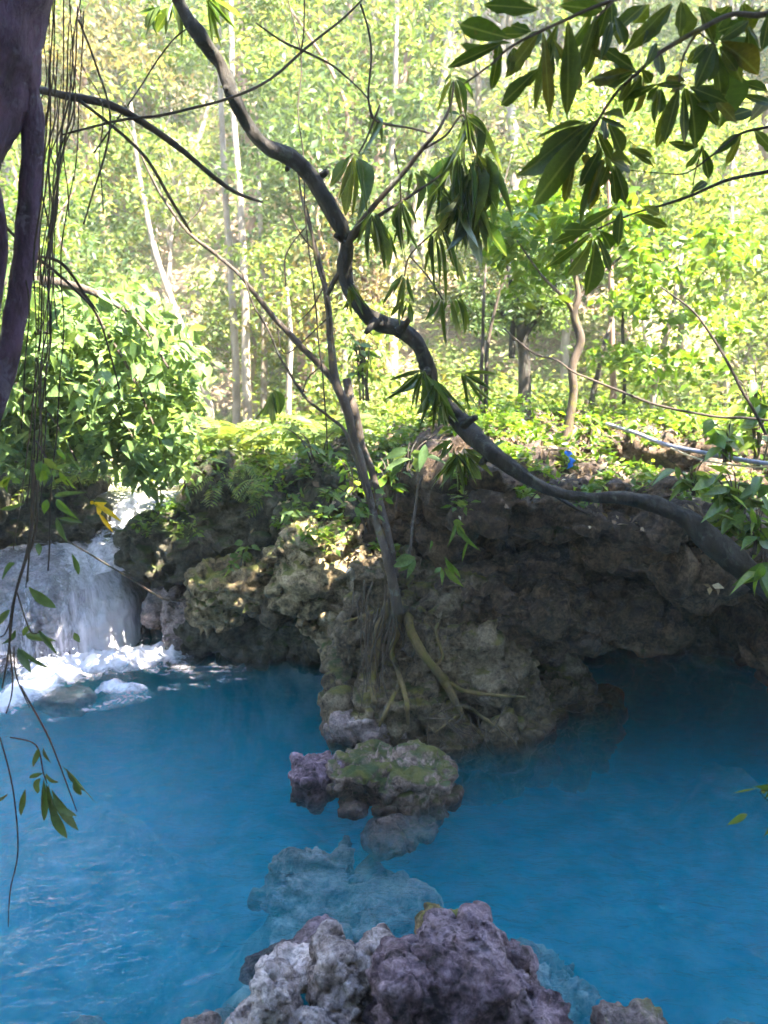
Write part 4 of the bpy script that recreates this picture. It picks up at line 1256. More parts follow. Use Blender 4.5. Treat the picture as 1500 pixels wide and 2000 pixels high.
for path in ([(70, 175, 3.2, 13), (130, 188, 3.4, 15), (210, 205, 3.5, 15), (285, 245, 3.6, 13), (350, 290, 3.7, 11), (410, 340, 3.8, 9), (460, 375, 3.9, 7), (515, 395, 4.0, 4)],
             [(150, 195, 3.4, 6), (215, 245, 3.5, 6), (285, 310, 3.6, 6), (340, 400, 3.7, 6), (375, 455, 3.8, 4)],
             [(120, 265, 3.4, 3), (220, 240, 3.5, 5), (330, 225, 3.6, 5), (440, 195, 3.7, 5), (520, 160, 3.8, 5), (590, 103, 3.9, 5), (660, 45, 3.9, 4), (712, -5, 3.9, 3)],
             [(185, 300, 3.5, 3), (260, 190, 3.6, 3), (330, 90, 3.6, 3), (370, 55, 3.6, 2)],
             [(150, 40, 3.3, 4), (185, 130, 3.4, 4), (215, 230, 3.4, 4), (200, 330, 3.4, 4), (165, 440, 3.4, 3)],
             [(0, 430, 3.2, 6), (70, 500, 3.3, 6), (140, 560, 3.5, 5), (195, 625, 3.6, 4), (235, 760, 3.7, 3)],
             [(65, 500, 3.3, 5), (120, 515, 3.4, 6), (170, 580, 3.5, 5), (192, 608, 3.6, 3)],
             [(590, 103, 3.9, 3), (596, 60, 3.9, 3), (597, -10, 3.9, 2)],
             [(500, 42, 3.8, 3), (555, 80, 3.9, 4), (600, 102, 3.9, 4), (650, 130, 4.0, 4), (690, 165, 4.0, 3), (718, 195, 4.0, 2)],
             [(705, 10, 4.0, 4), (720, 60, 4.0, 4), (725, 110, 4.0, 4), (718, 190, 4.0, 4), (728, 232, 4.0, 5)]):
    pp, rr = pxpath(path)
    V, F = tube(pp, [max(q, .003) for q in rr], 7, 7, .12, 8.0, wob=.008)
    part(left_tree, 'branch', V, F, B_vine)

# hanging vines
vr = np.random.default_rng(41)
for k in range(18):
    x0 = vr.choice([vr.uniform(95, 140), vr.uniform(110, 165), vr.uniform(60, 215)])
    y0 = vr.uniform(-80, 30) if k % 3 else vr.uniform(60, 200)
    y1 = vr.choice([vr.uniform(380, 640), vr.uniform(640, 960), vr.uniform(820, 1240)])
    Y = vr.uniform(2.9, 3.6)
    x1 = 118 - 0.075 * (y1 - 300) + vr.normal(0, 26) if y1 > 640 else x0 + vr.normal(0, 28)
    n = 7
    path = []
    for i in range(n + 1):
        t = i / n
        path.append((x0 * (1 - t) + x1 * t + vr.normal(0, 9) * math.sin(math.pi * t), y0 * (1 - t) + y1 * t, Y + 0.05 * math.sin(3 * t + k), vr.uniform(1.6, 3.4)))
    pp, rr = pxpath(path)
    V, F = tube(pp, rr, 6, 5, .15, 9.0, wob=.012)
    base = pp[0]
    o = obj('hanging_vine', mesh_np('hanging_vine', V - base, F), B_vine if k % 3 else B_rootlet, loc=base)
    tag(o, 'thin brown vine in the curtain of vines hanging at the left edge', 'vine', 'curtain of vines hanging at the left')

# leafy sprays of the hanging creepers at the left
cr = thing('creeper_spray', P(110, 1480, 2.7), 'dangling spray of narrow bamboo-like leaves over the blue water at the left edge', 'plant')
for path in ([(20, 1440, 2.7, 3), (70, 1455, 2.7, 3), (85, 1510, 2.7, 3), (92, 1530, 2.7, 2)], [(40, 1340, 2.7, 4), (90, 1430, 2.7, 4), (115, 1490, 2.7, 3), (150, 1585, 2.7, 2)], [(0, 1440, 2.65, 3), (25, 1540, 2.65, 3), (35, 1660, 2.65, 3), (20, 1740, 2.65, 3), (16, 1810, 2.65, 2)]):
    pp, rr = pxpath(path)
    V, F = tube(pp, rr, 6, 6)
    part(cr, 'stem', V, F, B_vine)
for b in [(85, 1520, 88, 1620, 15), (90, 1530, 120, 1635, 11), (95, 1530, 112, 1625, 10), (100, 1540, 152, 1625, 11), (100, 1560, 128, 1640, 9), (105, 1570, 150, 1595, 10), (80, 1520, 70, 1550, 17), (75, 1460, 65, 1500, 14), (85, 1460, 95, 1490, 9),
          (120, 1495, 190, 1570, 8), (145, 1520, 158, 1560, 15), (130, 1500, 162, 1550, 10), (50, 1540, 40, 1595, 10), (15, 1550, -15, 1570, 10), (85, 1510, 55, 1520, 8), (90, 1510, 108, 1535, 9)]:
    leaf_px(cr, 'deep', *b, 2.7, .06, .5)
c2 = thing('creeper_spray', P(60, 1150, 2.9), 'tangled stems with dull green leaves hanging in front of the waterfall at the left edge', 'plant')
for path in ([(62, 900, 2.9, 6), (60, 1000, 2.9, 7), (52, 1080, 2.9, 7), (30, 1170, 2.9, 5), (15, 1280, 2.9, 4), (0, 1340, 2.9, 3)], [(70, 940, 2.95, 5), (66, 1040, 2.95, 6), (45, 1110, 2.95, 5), (20, 1220, 2.95, 4), (22, 1330, 2.9, 3), (8, 1390, 2.9, 3)],
             [(28, 1260, 2.9, 3), (30, 1320, 2.9, 3), (55, 1380, 2.9, 2)], [(45, 1050, 2.9, 3), (75, 1060, 2.9, 3), (105, 1062, 2.9, 2)], [(35, 1150, 2.9, 3), (60, 1230, 2.9, 3), (85, 1225, 2.9, 2)], [(25, 1200, 2.9, 3), (10, 1235, 2.9, 3), (-5, 1240, 2.9, 2)]):
    pp, rr = pxpath(path)
    V, F = tube(pp, rr, 6, 6, .1, 9, wob=.012)
    part(c2, 'stem', V, F, B_vine)
for b in [(140, 1080, 158, 1130, 11), (55, 1145, 110, 1190, 16), (35, 1265, 60, 1315, 16), (40, 1265, 98, 1312, 10), (30, 1230, 5, 1265, 16), (50, 1240, 100, 1250, 16), (75, 1230, 112, 1280, 11), (110, 1010, 128, 1060, 13), (75, 1060, 76, 1085, 13),
          (145, 1235, 155, 1255, 13), (20, 1190, -10, 1225, 14), (0, 995, 48, 985, 10), (30, 1100, 5, 1120, 12), (60, 1220, 40, 1245, 12), (105, 970, 160, 960, 10), (112, 1012, 165, 1020, 9)]:
    leaf_px(c2, 'deep', *b, 2.9, .06, .6)
c3 = thing('creeper_spray', P(90, 930, 3.1), 'bright green hanging leaves above the dark bank at the left, lit from behind', 'plant')
pp, rr = pxpath([(70, 860, 3.1, 4), (95, 900, 3.1, 4), (115, 920, 3.1, 3), (145, 960, 3.1, 2)])
V, F = tube(pp, rr, 6, 6)
part(c3, 'stem', V, F, B_vine)
for b in [(85, 895, 118, 920, 14), (110, 915, 138, 905, 14), (115, 918, 145, 962, 13), (80, 900, 70, 935, 14), (90, 920, 78, 942, 18), (100, 925, 112, 925, 14), (115, 875, 128, 900, 20), (130, 885, 158, 920, 8), (92, 975, 86, 1005, 14), (110, 975, 140, 1010, 15), (78, 905, 100, 930, 14), (0, 950, 18, 935, 14), (25, 935, 40, 945, 14), (15, 935, 8, 955, 12)]:
    leaf_px(c3, 'bright', *b, 3.1, .06, .5)
c4 = thing('yellow_sprig', P(185, 985, 3.3), 'small sprig of bright yellow leaves hanging beside the top of the waterfall', 'plant')
pp, rr = pxpath([(150, 930, 3.3, 2), (165, 960, 3.3, 2), (182, 985, 3.3, 2)])
V, F = tube(pp, rr, 6, 6)
part(c4, 'stem', V, F, B_vine)
for b in [(180, 982, 240, 1018, 11), (188, 990, 198, 1008, 11), (192, 1000, 222, 1042, 8), (185, 983, 205, 985, 14), (176, 980, 184, 984, 8)]:
    leaf_px(c4, 'yellow', *b, 3.3, .04, .4)
pp, rr = pxpath([(105, 1040, 5.6, 3), (180, 1085, 6.2, 4), (255, 1130, 6.9, 4), (327, 1172, 7.3, 4), (395, 1170, 7.25, 3)])
V, F = tube(pp, rr, 6, 6, .1, 9)
tag(obj('stick', mesh_np('stick', V - pp[0], F), B_rootlet, loc=pp[0]), 'long thin bent stick slanting across the waterfall', 'stick')

# ------------------------------------------------------------------ left leafy tree overhanging the stream
lr = np.random.default_rng(51)
lo = thing('overhanging_tree', P(-160, 1000, 7.2), 'leafy tree with pale green drooping leaves overhanging the stream at the left', 'tree')
pp, rr = pxpath([(-200, 1100, 7.2, 60), (-170, 800, 7.2, 50), (-100, 650, 7.0, 40), (20, 560, 6.8, 26), (150, 560, 6.6, 16), (260, 620, 6.5, 8), (330, 720, 6.4, 4)])
V, F = tube(pp, rr, 10, 7, .1, 4)
part(lo, 'trunk', V, F, B_slim)
for path in ([(-100, 650, 7.0, 24), (30, 640, 6.7, 14), (140, 680, 6.5, 8), (230, 800, 6.4, 4), (280, 900, 6.3, 2)], [(150, 560, 6.6, 10), (240, 700, 6.5, 6), (300, 830, 6.4, 4), (330, 930, 6.4, 2)], [(-120, 700, 7.0, 20), (0, 730, 6.8, 12), (90, 800, 6.6, 6), (150, 900, 6.5, 3)]):
    pp, rr = pxpath(path)
    V, F = tube(pp, rr, 7, 6, .1, 4)
    part(lo, 'branch', V, F, B_slim)
def in_left(x, y):
    top = np.interp(x, [-60, 60, 200, 280, 340, 375], [600, 560, 570, 580, 640, 740])
    bot = np.interp(x, [-60, 60, 130, 200, 260, 300, 345, 375], [840, 830, 800, 870, 940, 925, 930, 780])
    return top < y < bot
n_big = 0
cl = []
while len(cl) < 60:
    x, y = lr.uniform(-50, 372), lr.uniform(555, 930)
    if in_left(x, y):
        cl.append((x, y, lr.uniform(5.9, 7.2)))
for x, y, Y in cl:
    for k in range(4 if n_big < 100 else 5):
        a = math.radians(lr.normal(0, 42) + (x - 160) * 0.07)
        l = lr.uniform(26, 48)
        bx, by = x + lr.normal(0, 14), y + lr.normal(0, 12)
        leaf_px(lo, 'left', bx, by, bx + l * math.sin(a), by + l * math.cos(a) * .9, l * lr.uniform(.36, .5), Y, .12, .6, (0.1, -0.7, 0.8))
        n_big += 1
cen = []
while len(cen) < 150:
    x, y = lr.uniform(-60, 365), lr.uniform(550, 920)
    if in_left(x, y):
        cen.append(P(x, y, lr.uniform(6.3, 8.2)))
for k in range(50):
    cen.append(P(lr.uniform(-40, 330), lr.uniform(775, 885), lr.uniform(6.7, 7.4)))
V, F = crown_arrays(np.array(cen), [.27] * len(cen), 34, .15, .45, 52, .6, .9)
part(lo, 'crown', V, F, L_left, False, 'stuff')

# ------------------------------------------------------------------ the curved tree
st = thing('curved_tree', P(1500, 1180, 5.5), 'dark tree with S-curved trunk lying along the cliff edge and climbing to the top left', 'tree')
S = [(1640, 1300, 5.3, 78), (1560, 1200, 5.4, 72), (1490, 1140, 5.45, 64), (1400, 1065, 5.5, 60), (1325, 1005, 5.55, 50), (1240, 976, 5.6, 38), (1150, 970, 5.6, 32), (1085, 962, 5.6, 34), (1015, 925, 5.65, 42), (960, 882, 5.7, 50), (905, 828, 5.7, 52),
     (852, 775, 5.7, 46), (836, 725, 5.65, 44), (818, 675, 5.6, 44), (782, 645, 5.6, 44), (732, 627, 5.55, 44), (692, 583, 5.5, 42), (674, 530, 5.5, 40), (676, 472, 5.45, 38), (652, 420, 5.4, 40), (612, 352, 5.4, 43), (572, 310, 5.35, 42), (522, 287, 5.3, 38), (486, 250, 5.3, 36),
     (456, 192, 5.2, 36), (430, 130, 5.2, 34), (388, 72, 5.1, 34), (356, 20, 5.1, 34), (325, -60, 5.0, 32), (280, -200, 4.9, 28), (250, -420, 4.8, 24)]
S = [(a_1, b_1, c_1 - (0.28 if a_1 > 900 and b_1 > 850 else 0.0), w_1) for a_1, b_1, c_1, w_1 in S]
pp, rr = pxpath(S)
rr = [q * (0.68 if k > 8 else 0.64 if k > 4 else 0.8) * (1 + .13 * math.sin(k * 2.7) + .07 * math.sin(k * 5.1)) for k, q in enumerate(rr)]
V, F = tube(pp, rr, 18, 9, .22, 7.0, wob=.012)
st_trunk = part(st, 'trunk', V, F, B_dark)
for bx, by, tx, ty, w in [(456, 192, 440, 170, 14), (612, 352, 640, 335, 14), (574, 312, 560, 332, 12), (732, 627, 715, 650, 13), (782, 645, 800, 622, 13), (836, 725, 815, 740, 12), (905, 828, 930, 815, 16), (676, 472, 655, 460, 12), (960, 882, 940, 905, 16), (1240, 976, 1225, 955, 12)]:
    V, F = tube([P(bx, by, 5.5 if by > 250 else 5.25), P((bx + tx) / 2, (by + ty) / 2, 5.45 if by > 250 else 5.2), P(tx, ty, 5.4 if by > 250 else 5.15)], [M(w, 5.4) * .8, M(w, 5.4) * .5, M(w, 5.4) * .35], 9, 4, .25, 9)
    part(st, 'branch_stub', V, F, B_dark).parent = st_trunk
qc = np.random.default_rng(65)
cc_ = np.array([1.9, 1.6, 8.6])  # unseen crown, placed to shade the trunk below
cen = cc_ + unit(qc.normal(size=(80, 3))) * (qc.random((80, 1)) ** .5) * np.array([2.2, 1.3, .8])
cen[:, 1] = np.minimum(cen[:, 1], 2.9)
cen[62:] = np.array([2.45, 4.5, 8.4]) + qc.normal(0, 1, (18, 3)) * np.array([.5, .3, .25])  # extra unseen leaf clumps added to keep sun off the left rocks
lim = []
top_ = pp[-1]
for k_, q_c in enumerate(cen[:5]):
    lim.append(tube([top_, (top_ + q_c) / 2 + [0, 0, .5], q_c], [.03, .025, .01], 6, 4))
V, F = merge(lim)
part(st, 'limbs', V, F, B_dark)
rc_ = .7 * qc.uniform(.7, 1.3, 80)
rc_[62:] = .55
V, F = crown_arrays(cen, rc_, 80, .34, .3, 66, .4, .5)
part(st, 'crown', V, F, L_stree, False, 'stuff')
for path in ([(676, 480, 5.45, 20), (700, 440, 5.4, 11), (745, 385, 5.35, 10), (790, 335, 5.3, 9), (825, 290, 5.25, 8), (855, 255, 5.2, 6), (880, 205, 5.2, 4), (886, 160, 5.2, 3)], [(690, 465, 5.45, 10), (735, 425, 5.4, 8), (790, 390, 5.4, 6), (850, 350, 5.3, 4), (905, 310, 5.3, 3)],
             [(820, 295, 5.25, 5), (870, 265, 5.25, 4), (905, 225, 5.25, 4), (925, 300, 5.25, 3)], [(840, 260, 5.25, 4), (800, 250, 5.25, 4), (745, 240, 5.2, 5), (722, 225, 5.2, 3)], [(905, 310, 5.3, 4), (915, 360, 5.3, 4), (910, 400, 5.3, 3)],
             [(783, 400, 5.4, 3), (781, 350, 5.35, 3), (770, 290, 5.3, 3)], [(700, 300, 5.2, 3), (716, 270, 5.2, 4), (742, 205, 5.2, 4)], [(790, 540, 5.5, 3), (800, 500, 5.5, 3), (850, 450, 5.4, 3), (900, 400, 5.3, 3)], [(865, 585, 5.5, 3), (835, 540, 5.5, 3), (800, 500, 5.5, 3)],
             [(672, 525, 5.5, 12), (655, 545, 5.5, 10), (640, 575, 5.55, 9)]):
    p_, r_2 = pxpath(path)
    V, F = tube(p_, [max(q, .004) for q in r_2], 7, 6, .1, 8)
    part(st, 'branch', V, F, B_slim)
for path in ([(1085, 968, 5.6, 8), (1120, 990, 5.5, 7), (1150, 1005, 5.5, 4)], [(1010, 920, 5.6, 10), (1070, 955, 5.55, 9), (1130, 968, 5.5, 6), (1190, 975, 5.5, 4)]):
    p_, r_2 = pxpath(path)
    V, F = tube(p_, r_2, 7, 6, .1, 8)
    part(st, 'root', V, F, B_dark)
SL = [(690, 305, 645, 360, 13), (690, 305, 660, 397, 15), (692, 308, 672, 422, 16), (694, 310, 690, 435, 13), (696, 310, 718, 412, 16), (698, 308, 731, 405, 15), (690, 300, 665, 330, 10), (692, 300, 697, 400, 16),
      (725, 415, 690, 447, 12), (725, 417, 705, 477, 13), (727, 417, 713, 518, 17), (728, 420, 748, 541, 11), (730, 420, 776, 530, 18), (730, 418, 784, 512, 14), (728, 418, 716, 470, 14), (728, 418, 740, 500, 20), (732, 415, 760, 470, 14), (726, 418, 722, 500, 16), (730, 418, 756, 505, 16),
      (783, 393, 760, 457, 10), (783, 395, 770, 482, 12), (783, 396, 787, 505, 10), (784, 396, 806, 478, 12), (785, 396, 818, 503, 10), (785, 390, 818, 434, 10), (783, 396, 778, 490, 12),
      (805, 335, 797, 374, 12), (808, 335, 836, 406, 10), (820, 333, 828, 372, 14), (822, 335, 897, 402, 11), (855, 285, 868, 332, 12), (870, 290, 896, 327, 12), (852, 375, 828, 443, 11), (860, 370, 860, 440, 11), (870, 365, 872, 450, 12),
      (885, 150, 860, 222, 14), (886, 155, 877, 232, 14), (888, 155, 902, 228, 15), (890, 155, 918, 212, 14), (888, 150, 936, 187, 11), (880, 150, 862, 170, 10), (900, 225, 870, 222, 14), (905, 228, 955, 262, 12),
      (845, 455, 835, 505, 10), (847, 460, 845, 562, 11), (850, 460, 862, 568, 10), (855, 455, 878, 590, 11), (842, 480, 833, 535, 12), (860, 445, 885, 510, 11), (865, 450, 900, 540, 12), (875, 460, 915, 545, 12),
      (788, 535, 752, 600, 11), (790, 537, 765, 575, 11), (790, 538, 772, 608, 12), (792, 540, 790, 622, 11), (795, 540, 808, 595, 14), (800, 590, 805, 632, 16), (790, 585, 762, 618, 7), (792, 588, 770, 628, 7), (794, 590, 782, 632, 7),
      (860, 583, 830, 622, 14), (862, 585, 850, 640, 13), (865, 585, 874, 682, 14), (880, 580, 900, 662, 12), (890, 580, 915, 652, 13), (900, 580, 927, 622, 12), (885, 580, 893, 640, 13), (870, 583, 862, 615, 16), (895, 578, 920, 640, 12), (845, 585, 832, 630, 12), (905, 600, 912, 655, 12)]
for b in SL:
    leaf_px(st, 'stree', b[0], b[1], b[2], b[3], b[4] * .62, 5.3, .14, .45)
for (x, y, n, L, w, sp, md) in [(908, 225, 8, 105, 13, 34, 8), (890, 300, 9, 130, 14, 30, -6), (922, 320, 9, 135, 14, 28, 8), (912, 370, 10, 115, 15, 34, 0), (935, 300, 7, 130, 12, 22, 12), (895, 400, 8, 90, 13, 34, 0), (925, 400, 7, 110, 12, 25, 10),
                                (828, 725, 9, 95, 14, 55, -15), (850, 745, 7, 90, 14, 40, 10), (905, 728, 6, 85, 11, 45, 40), (862, 790, 6, 50, 14, 50, 0), (890, 885, 10, 72, 13, 55, 0), (905, 880, 6, 70, 9, 40, 35), (886, 862, 4, 50, 10, 30, -60),
                                (535, 765, 6, 62, 11, 42, 4), (340, 8, 4, 70, 15, 40, -10), (405, -5, 7, 85, 13, 30, 35), (315, 20, 4, 45, 14, 40, -50), (730, 225, 4, 60, 8, 30, 5), (680, 560, 3, 55, 8, 25, 20)]:
    fan(st, 'stree', x, y, 5.3 if y < 860 else 5.5, n + 2, L, w * .56, sp, md, .14, .5)

# surfaces that things lie on
SURF = []
for o in list(scene.objects):
    if o.type == 'MESH' and o.name.split('.')[0] in ('ground', 'cliff', 'boulder', 'rock_bank', 'root_boulder', 'rock_ledge', 'mossy_rock', 'rock', 'rock_pillar'):
        SURF.append(bvh_of(o))
def drop(x, y, z=6.0):
    best, nb = None, None
    for lo_, hi_, t in SURF:
        if lo_[0] <= x <= hi_[0] and lo_[1] <= y <= hi_[1]:
            h = t.ray_cast(Vector((x, y, z)), Vector((0, 0, -1)))
            if h[0] is not None and (best is None or h[0].z > best[2]):
                best, nb = np.array(h[0]), np.array(h[1])
    return best, nb
def hit_px(px, py):              # the surface seen at a pixel
    d = unit(ray(px, py))
    best, nb, bd = None, None, 1e9
    for lo_, hi_, t in SURF:
        h = t.ray_cast(Vector(CAM), Vector(d))
        if h[0] is not None and h[3] < bd:
            best, nb, bd = np.array(h[0]), np.array(h[1]), h[3]
    return best, nb

# ------------------------------------------------------------------ the thin forked tree and its roots
ft = thing('forked_tree', P(760, 1190, 5.75), 'slender grey-brown forked tree rising from the root-gripped boulder', 'tree')
for nm, path in (('trunk', [(775, 1200, 5.8, 40), (762, 1120, 5.85, 30), (745, 1050, 5.95, 24), (722, 970, 6.1, 20), (703, 900, 6.2, 24), (690, 850, 6.2, 23), (676, 790, 6.2, 24), (655, 740, 6.2, 22), (648, 680, 6.2, 18), (642, 620, 6.2, 17), (634, 560, 6.2, 12), (622, 500, 6.2, 10), (605, 440, 6.2, 7), (585, 370, 6.2, 5), (575, 300, 6.2, 3)]),
                 ('stem', [(660, 752, 6.2, 20), (625, 715, 6.2, 20), (590, 680, 6.2, 19), (545, 632, 6.2, 17), (500, 580, 6.2, 13), (455, 530, 6.2, 10), (410, 490, 6.2, 9), (360, 445, 6.2, 8), (320, 390, 6.2, 7), (285, 320, 6.2, 5), (255, 260, 6.2, 4), (225, 215, 6.2, 3)]),
                 ('stem', [(770, 1130, 5.9, 22), (758, 1040, 6.05, 22), (734, 950, 6.3, 22), (710, 880, 6.35, 24), (695, 820, 6.4, 27), (684, 770, 6.4, 26), (678, 738, 6.4, 20)]),
                 ('stem', [(735, 1010, 6.05, 16), (712, 950, 6.05, 13), (690, 880, 6.05, 12), (672, 835, 6.05, 10), (640, 810, 6.05, 9), (600, 780, 6.05, 9), (575, 745, 6.05, 7), (545, 690, 6.05, 6), (520, 640, 6.05, 5), (490, 590, 6.05, 4), (470, 530, 6.05, 3)]),
                 ('stem', [(645, 650, 6.2, 12), (640, 580, 6.2, 10), (660, 540, 6.2, 10), (672, 500, 6.2, 4)]),
                 ('stem', [(650, 700, 6.2, 10), (640, 600, 6.1, 9), (620, 520, 6.1, 8), (612, 455, 6.1, 7), (598, 400, 6.1, 4)]),
                 ('stem', [(790, 1130, 5.85, 12), (805, 1040, 6.0, 9), (815, 960, 6.1, 8), (825, 930, 6.1, 5)]),
                 ('twig', [(590, 775, 6.05, 4), (598, 740, 6.05, 4), (625, 715, 6.05, 3)]), ('twig', [(640, 620, 6.2, 3), (560, 690, 6.2, 3), (540, 640, 6.2, 2)]),
                 ('twig', [(360, 445, 6.2, 4), (390, 410, 6.2, 3), (400, 380, 6.2, 2)]), ('twig', [(600, 440, 6.1, 4), (560, 500, 6.1, 5), (555, 560, 6.1, 4)]), ('twig', [(622, 500, 6.2, 4), (590, 460, 6.2, 3), (570, 420, 6.2, 2)]),
                 ('twig', [(634, 560, 6.2, 4), (610, 600, 6.2, 3), (580, 630, 6.2, 2)])):
    pp, rr = pxpath(path, -0.18)
    V, F = tube(pp, [max(q * (.62 if k_q < 6 else .75), .005) for k_q, q in enumerate(rr)], 11, 7, .2, 6.0, wob=.015)
    part(ft, nm, V, F, B_slim)
for path in ([(785, 1170, 5.75, 26), (800, 1215, 5.68, 24), (815, 1260, 5.62, 24), (838, 1300, 5.58, 23), (870, 1335, 5.55, 22), (890, 1370, 5.55, 18), (915, 1400, 5.52, 15), (945, 1435, 5.5, 10)],
             [(875, 1335, 5.55, 15), (910, 1350, 5.55, 12), (960, 1358, 5.6, 9), (1030, 1362, 5.7, 6)], [(890, 1370, 5.55, 12), (930, 1385, 5.55, 10), (960, 1410, 5.55, 8), (1000, 1440, 5.6, 5)], [(905, 1390, 5.55, 10), (925, 1415, 5.5, 8), (940, 1440, 5.5, 5)],
             [(780, 1180, 5.7, 20), (775, 1230, 5.62, 16), (765, 1265, 5.6, 15), (772, 1300, 5.6, 14), (788, 1340, 5.6, 13), (792, 1380, 5.6, 12), (795, 1410, 5.6, 9)], [(765, 1265, 5.6, 9), (778, 1240, 5.6, 10), (780, 1215, 5.6, 9)],
             [(785, 1335, 5.55, 12), (770, 1360, 5.5, 11), (752, 1390, 5.48, 10), (742, 1415, 5.45, 8)], [(760, 1180, 5.8, 26), (735, 1240, 5.85, 24), (728, 1310, 5.85, 20), (730, 1370, 5.8, 14)], [(750, 1190, 5.8, 14), (715, 1200, 5.8, 8), (675, 1215, 5.75, 4)],
             [(840, 1310, 5.56, 9), (862, 1290, 5.6, 9), (850, 1240, 5.6, 10), (855, 1220, 5.65, 8)], [(960, 1410, 5.55, 6), (985, 1390, 5.55, 4), (995, 1375, 5.55, 3)], [(870, 1410, 5.5, 6), (890, 1395, 5.5, 5), (850, 1425, 5.5, 5)], [(930, 1385, 5.5, 5), (980, 1420, 5.55, 5), (1010, 1450, 5.6, 4)]):
    np_ = []
    for px_, py_, Y_, w_ in path:        # roots grip the rock they cross
        h_, n_ = hit_px(px_, py_)
        if h_ is not None and abs(h_[1] - Y_) < 0.75:
            Y_ = h_[1] - M(w_, Y_) * .6 - .03
        np_.append((px_, py_, Y_, w_))
    pp, rr = pxpath(np_)
    V, F = tube(pp, [q * .78 for q in rr], 10, 7, .3, 7.0, wob=.025)
    part(ft, 'root', V, F, B_root)
rr_ = np.random.default_rng(71)
for k in range(26):      # fine rootlets hanging over the pillar
    x, y = rr_.uniform(690, 775), rr_.uniform(1130, 1200)
    l = rr_.uniform(60, 230)
    Y = rr_.uniform(5.55, 5.8)
    pp, rad = pxpath([(x, y, Y, 4), (x + rr_.normal(0, 8), y + l * .35, Y - .03, 4), (x + rr_.normal(0, 12), y + l * .7, Y - .02, 3), (x + rr_.normal(0, 16), y + l, Y, 2)])
    V, F = tube(pp, [q * .75 for q in rad], 5, 6, wob=.025)
    part(ft, 'rootlet', V, F, B_rootlet)
for k in range(22):      # tangle of rootlets trailing to the water
    x, y = rr_.uniform(830, 990), rr_.uniform(1370, 1430)
    Y = rr_.uniform(5.35, 5.6)
    a = rr_.normal(0.6, 0.8)
    l = rr_.uniform(35, 90)
    pp, rad = pxpath([(x, y, Y, 4), (x + l * .5 * math.sin(a), y + l * .5 * math.cos(a), Y, 3.5), (x + l * math.sin(a) + rr_.normal(0, 12), y + l * math.cos(a) * .8, Y, 2.5)])
    V, F = tube(pp, [q * .7 for q in rad], 5, 6, wob=.035)
    part(ft, 'rootlet', V, F, B_rootlet)

# ------------------------------------------------------------------ branch of big oblong leaves, top right
tb = thing('leafy_branch', P(1520, 20, 2.8), 'branch with large dark oblong leaves reaching in at the top right corner', 'branch')
for path in ([(1620, -30, 2.8, 14), (1500, 26, 2.8, 11), (1430, 28, 2.8, 9), (1370, 56, 2.8, 9), (1290, 102, 2.8, 8), (1250, 138, 2.8, 7), (1205, 180, 2.8, 6), (1168, 235, 2.8, 6), (1150, 270, 2.8, 4)], [(1362, 62, 2.8, 5), (1335, 110, 2.8, 4), (1326, 160, 2.8, 3)],
             [(1500, -40, 2.75, 9), (1350, -30, 2.75, 8), (1200, 0, 2.75, 7), (1080, 50, 2.75, 6), (1000, 90, 2.8, 5), (960, 125, 2.8, 4), (905, 165, 2.85, 3)], [(1360, 60, 2.8, 4), (1390, 82, 2.8, 3), (1398, 90, 2.8, 3)], [(1200, 0, 2.75, 5), (1165, 35, 2.75, 4)]):
    pp, rr = pxpath(path)
    V, F = tube(pp, rr, 8, 7, .1, 9)
    part(tb, 'stem', V, F, B_slim)
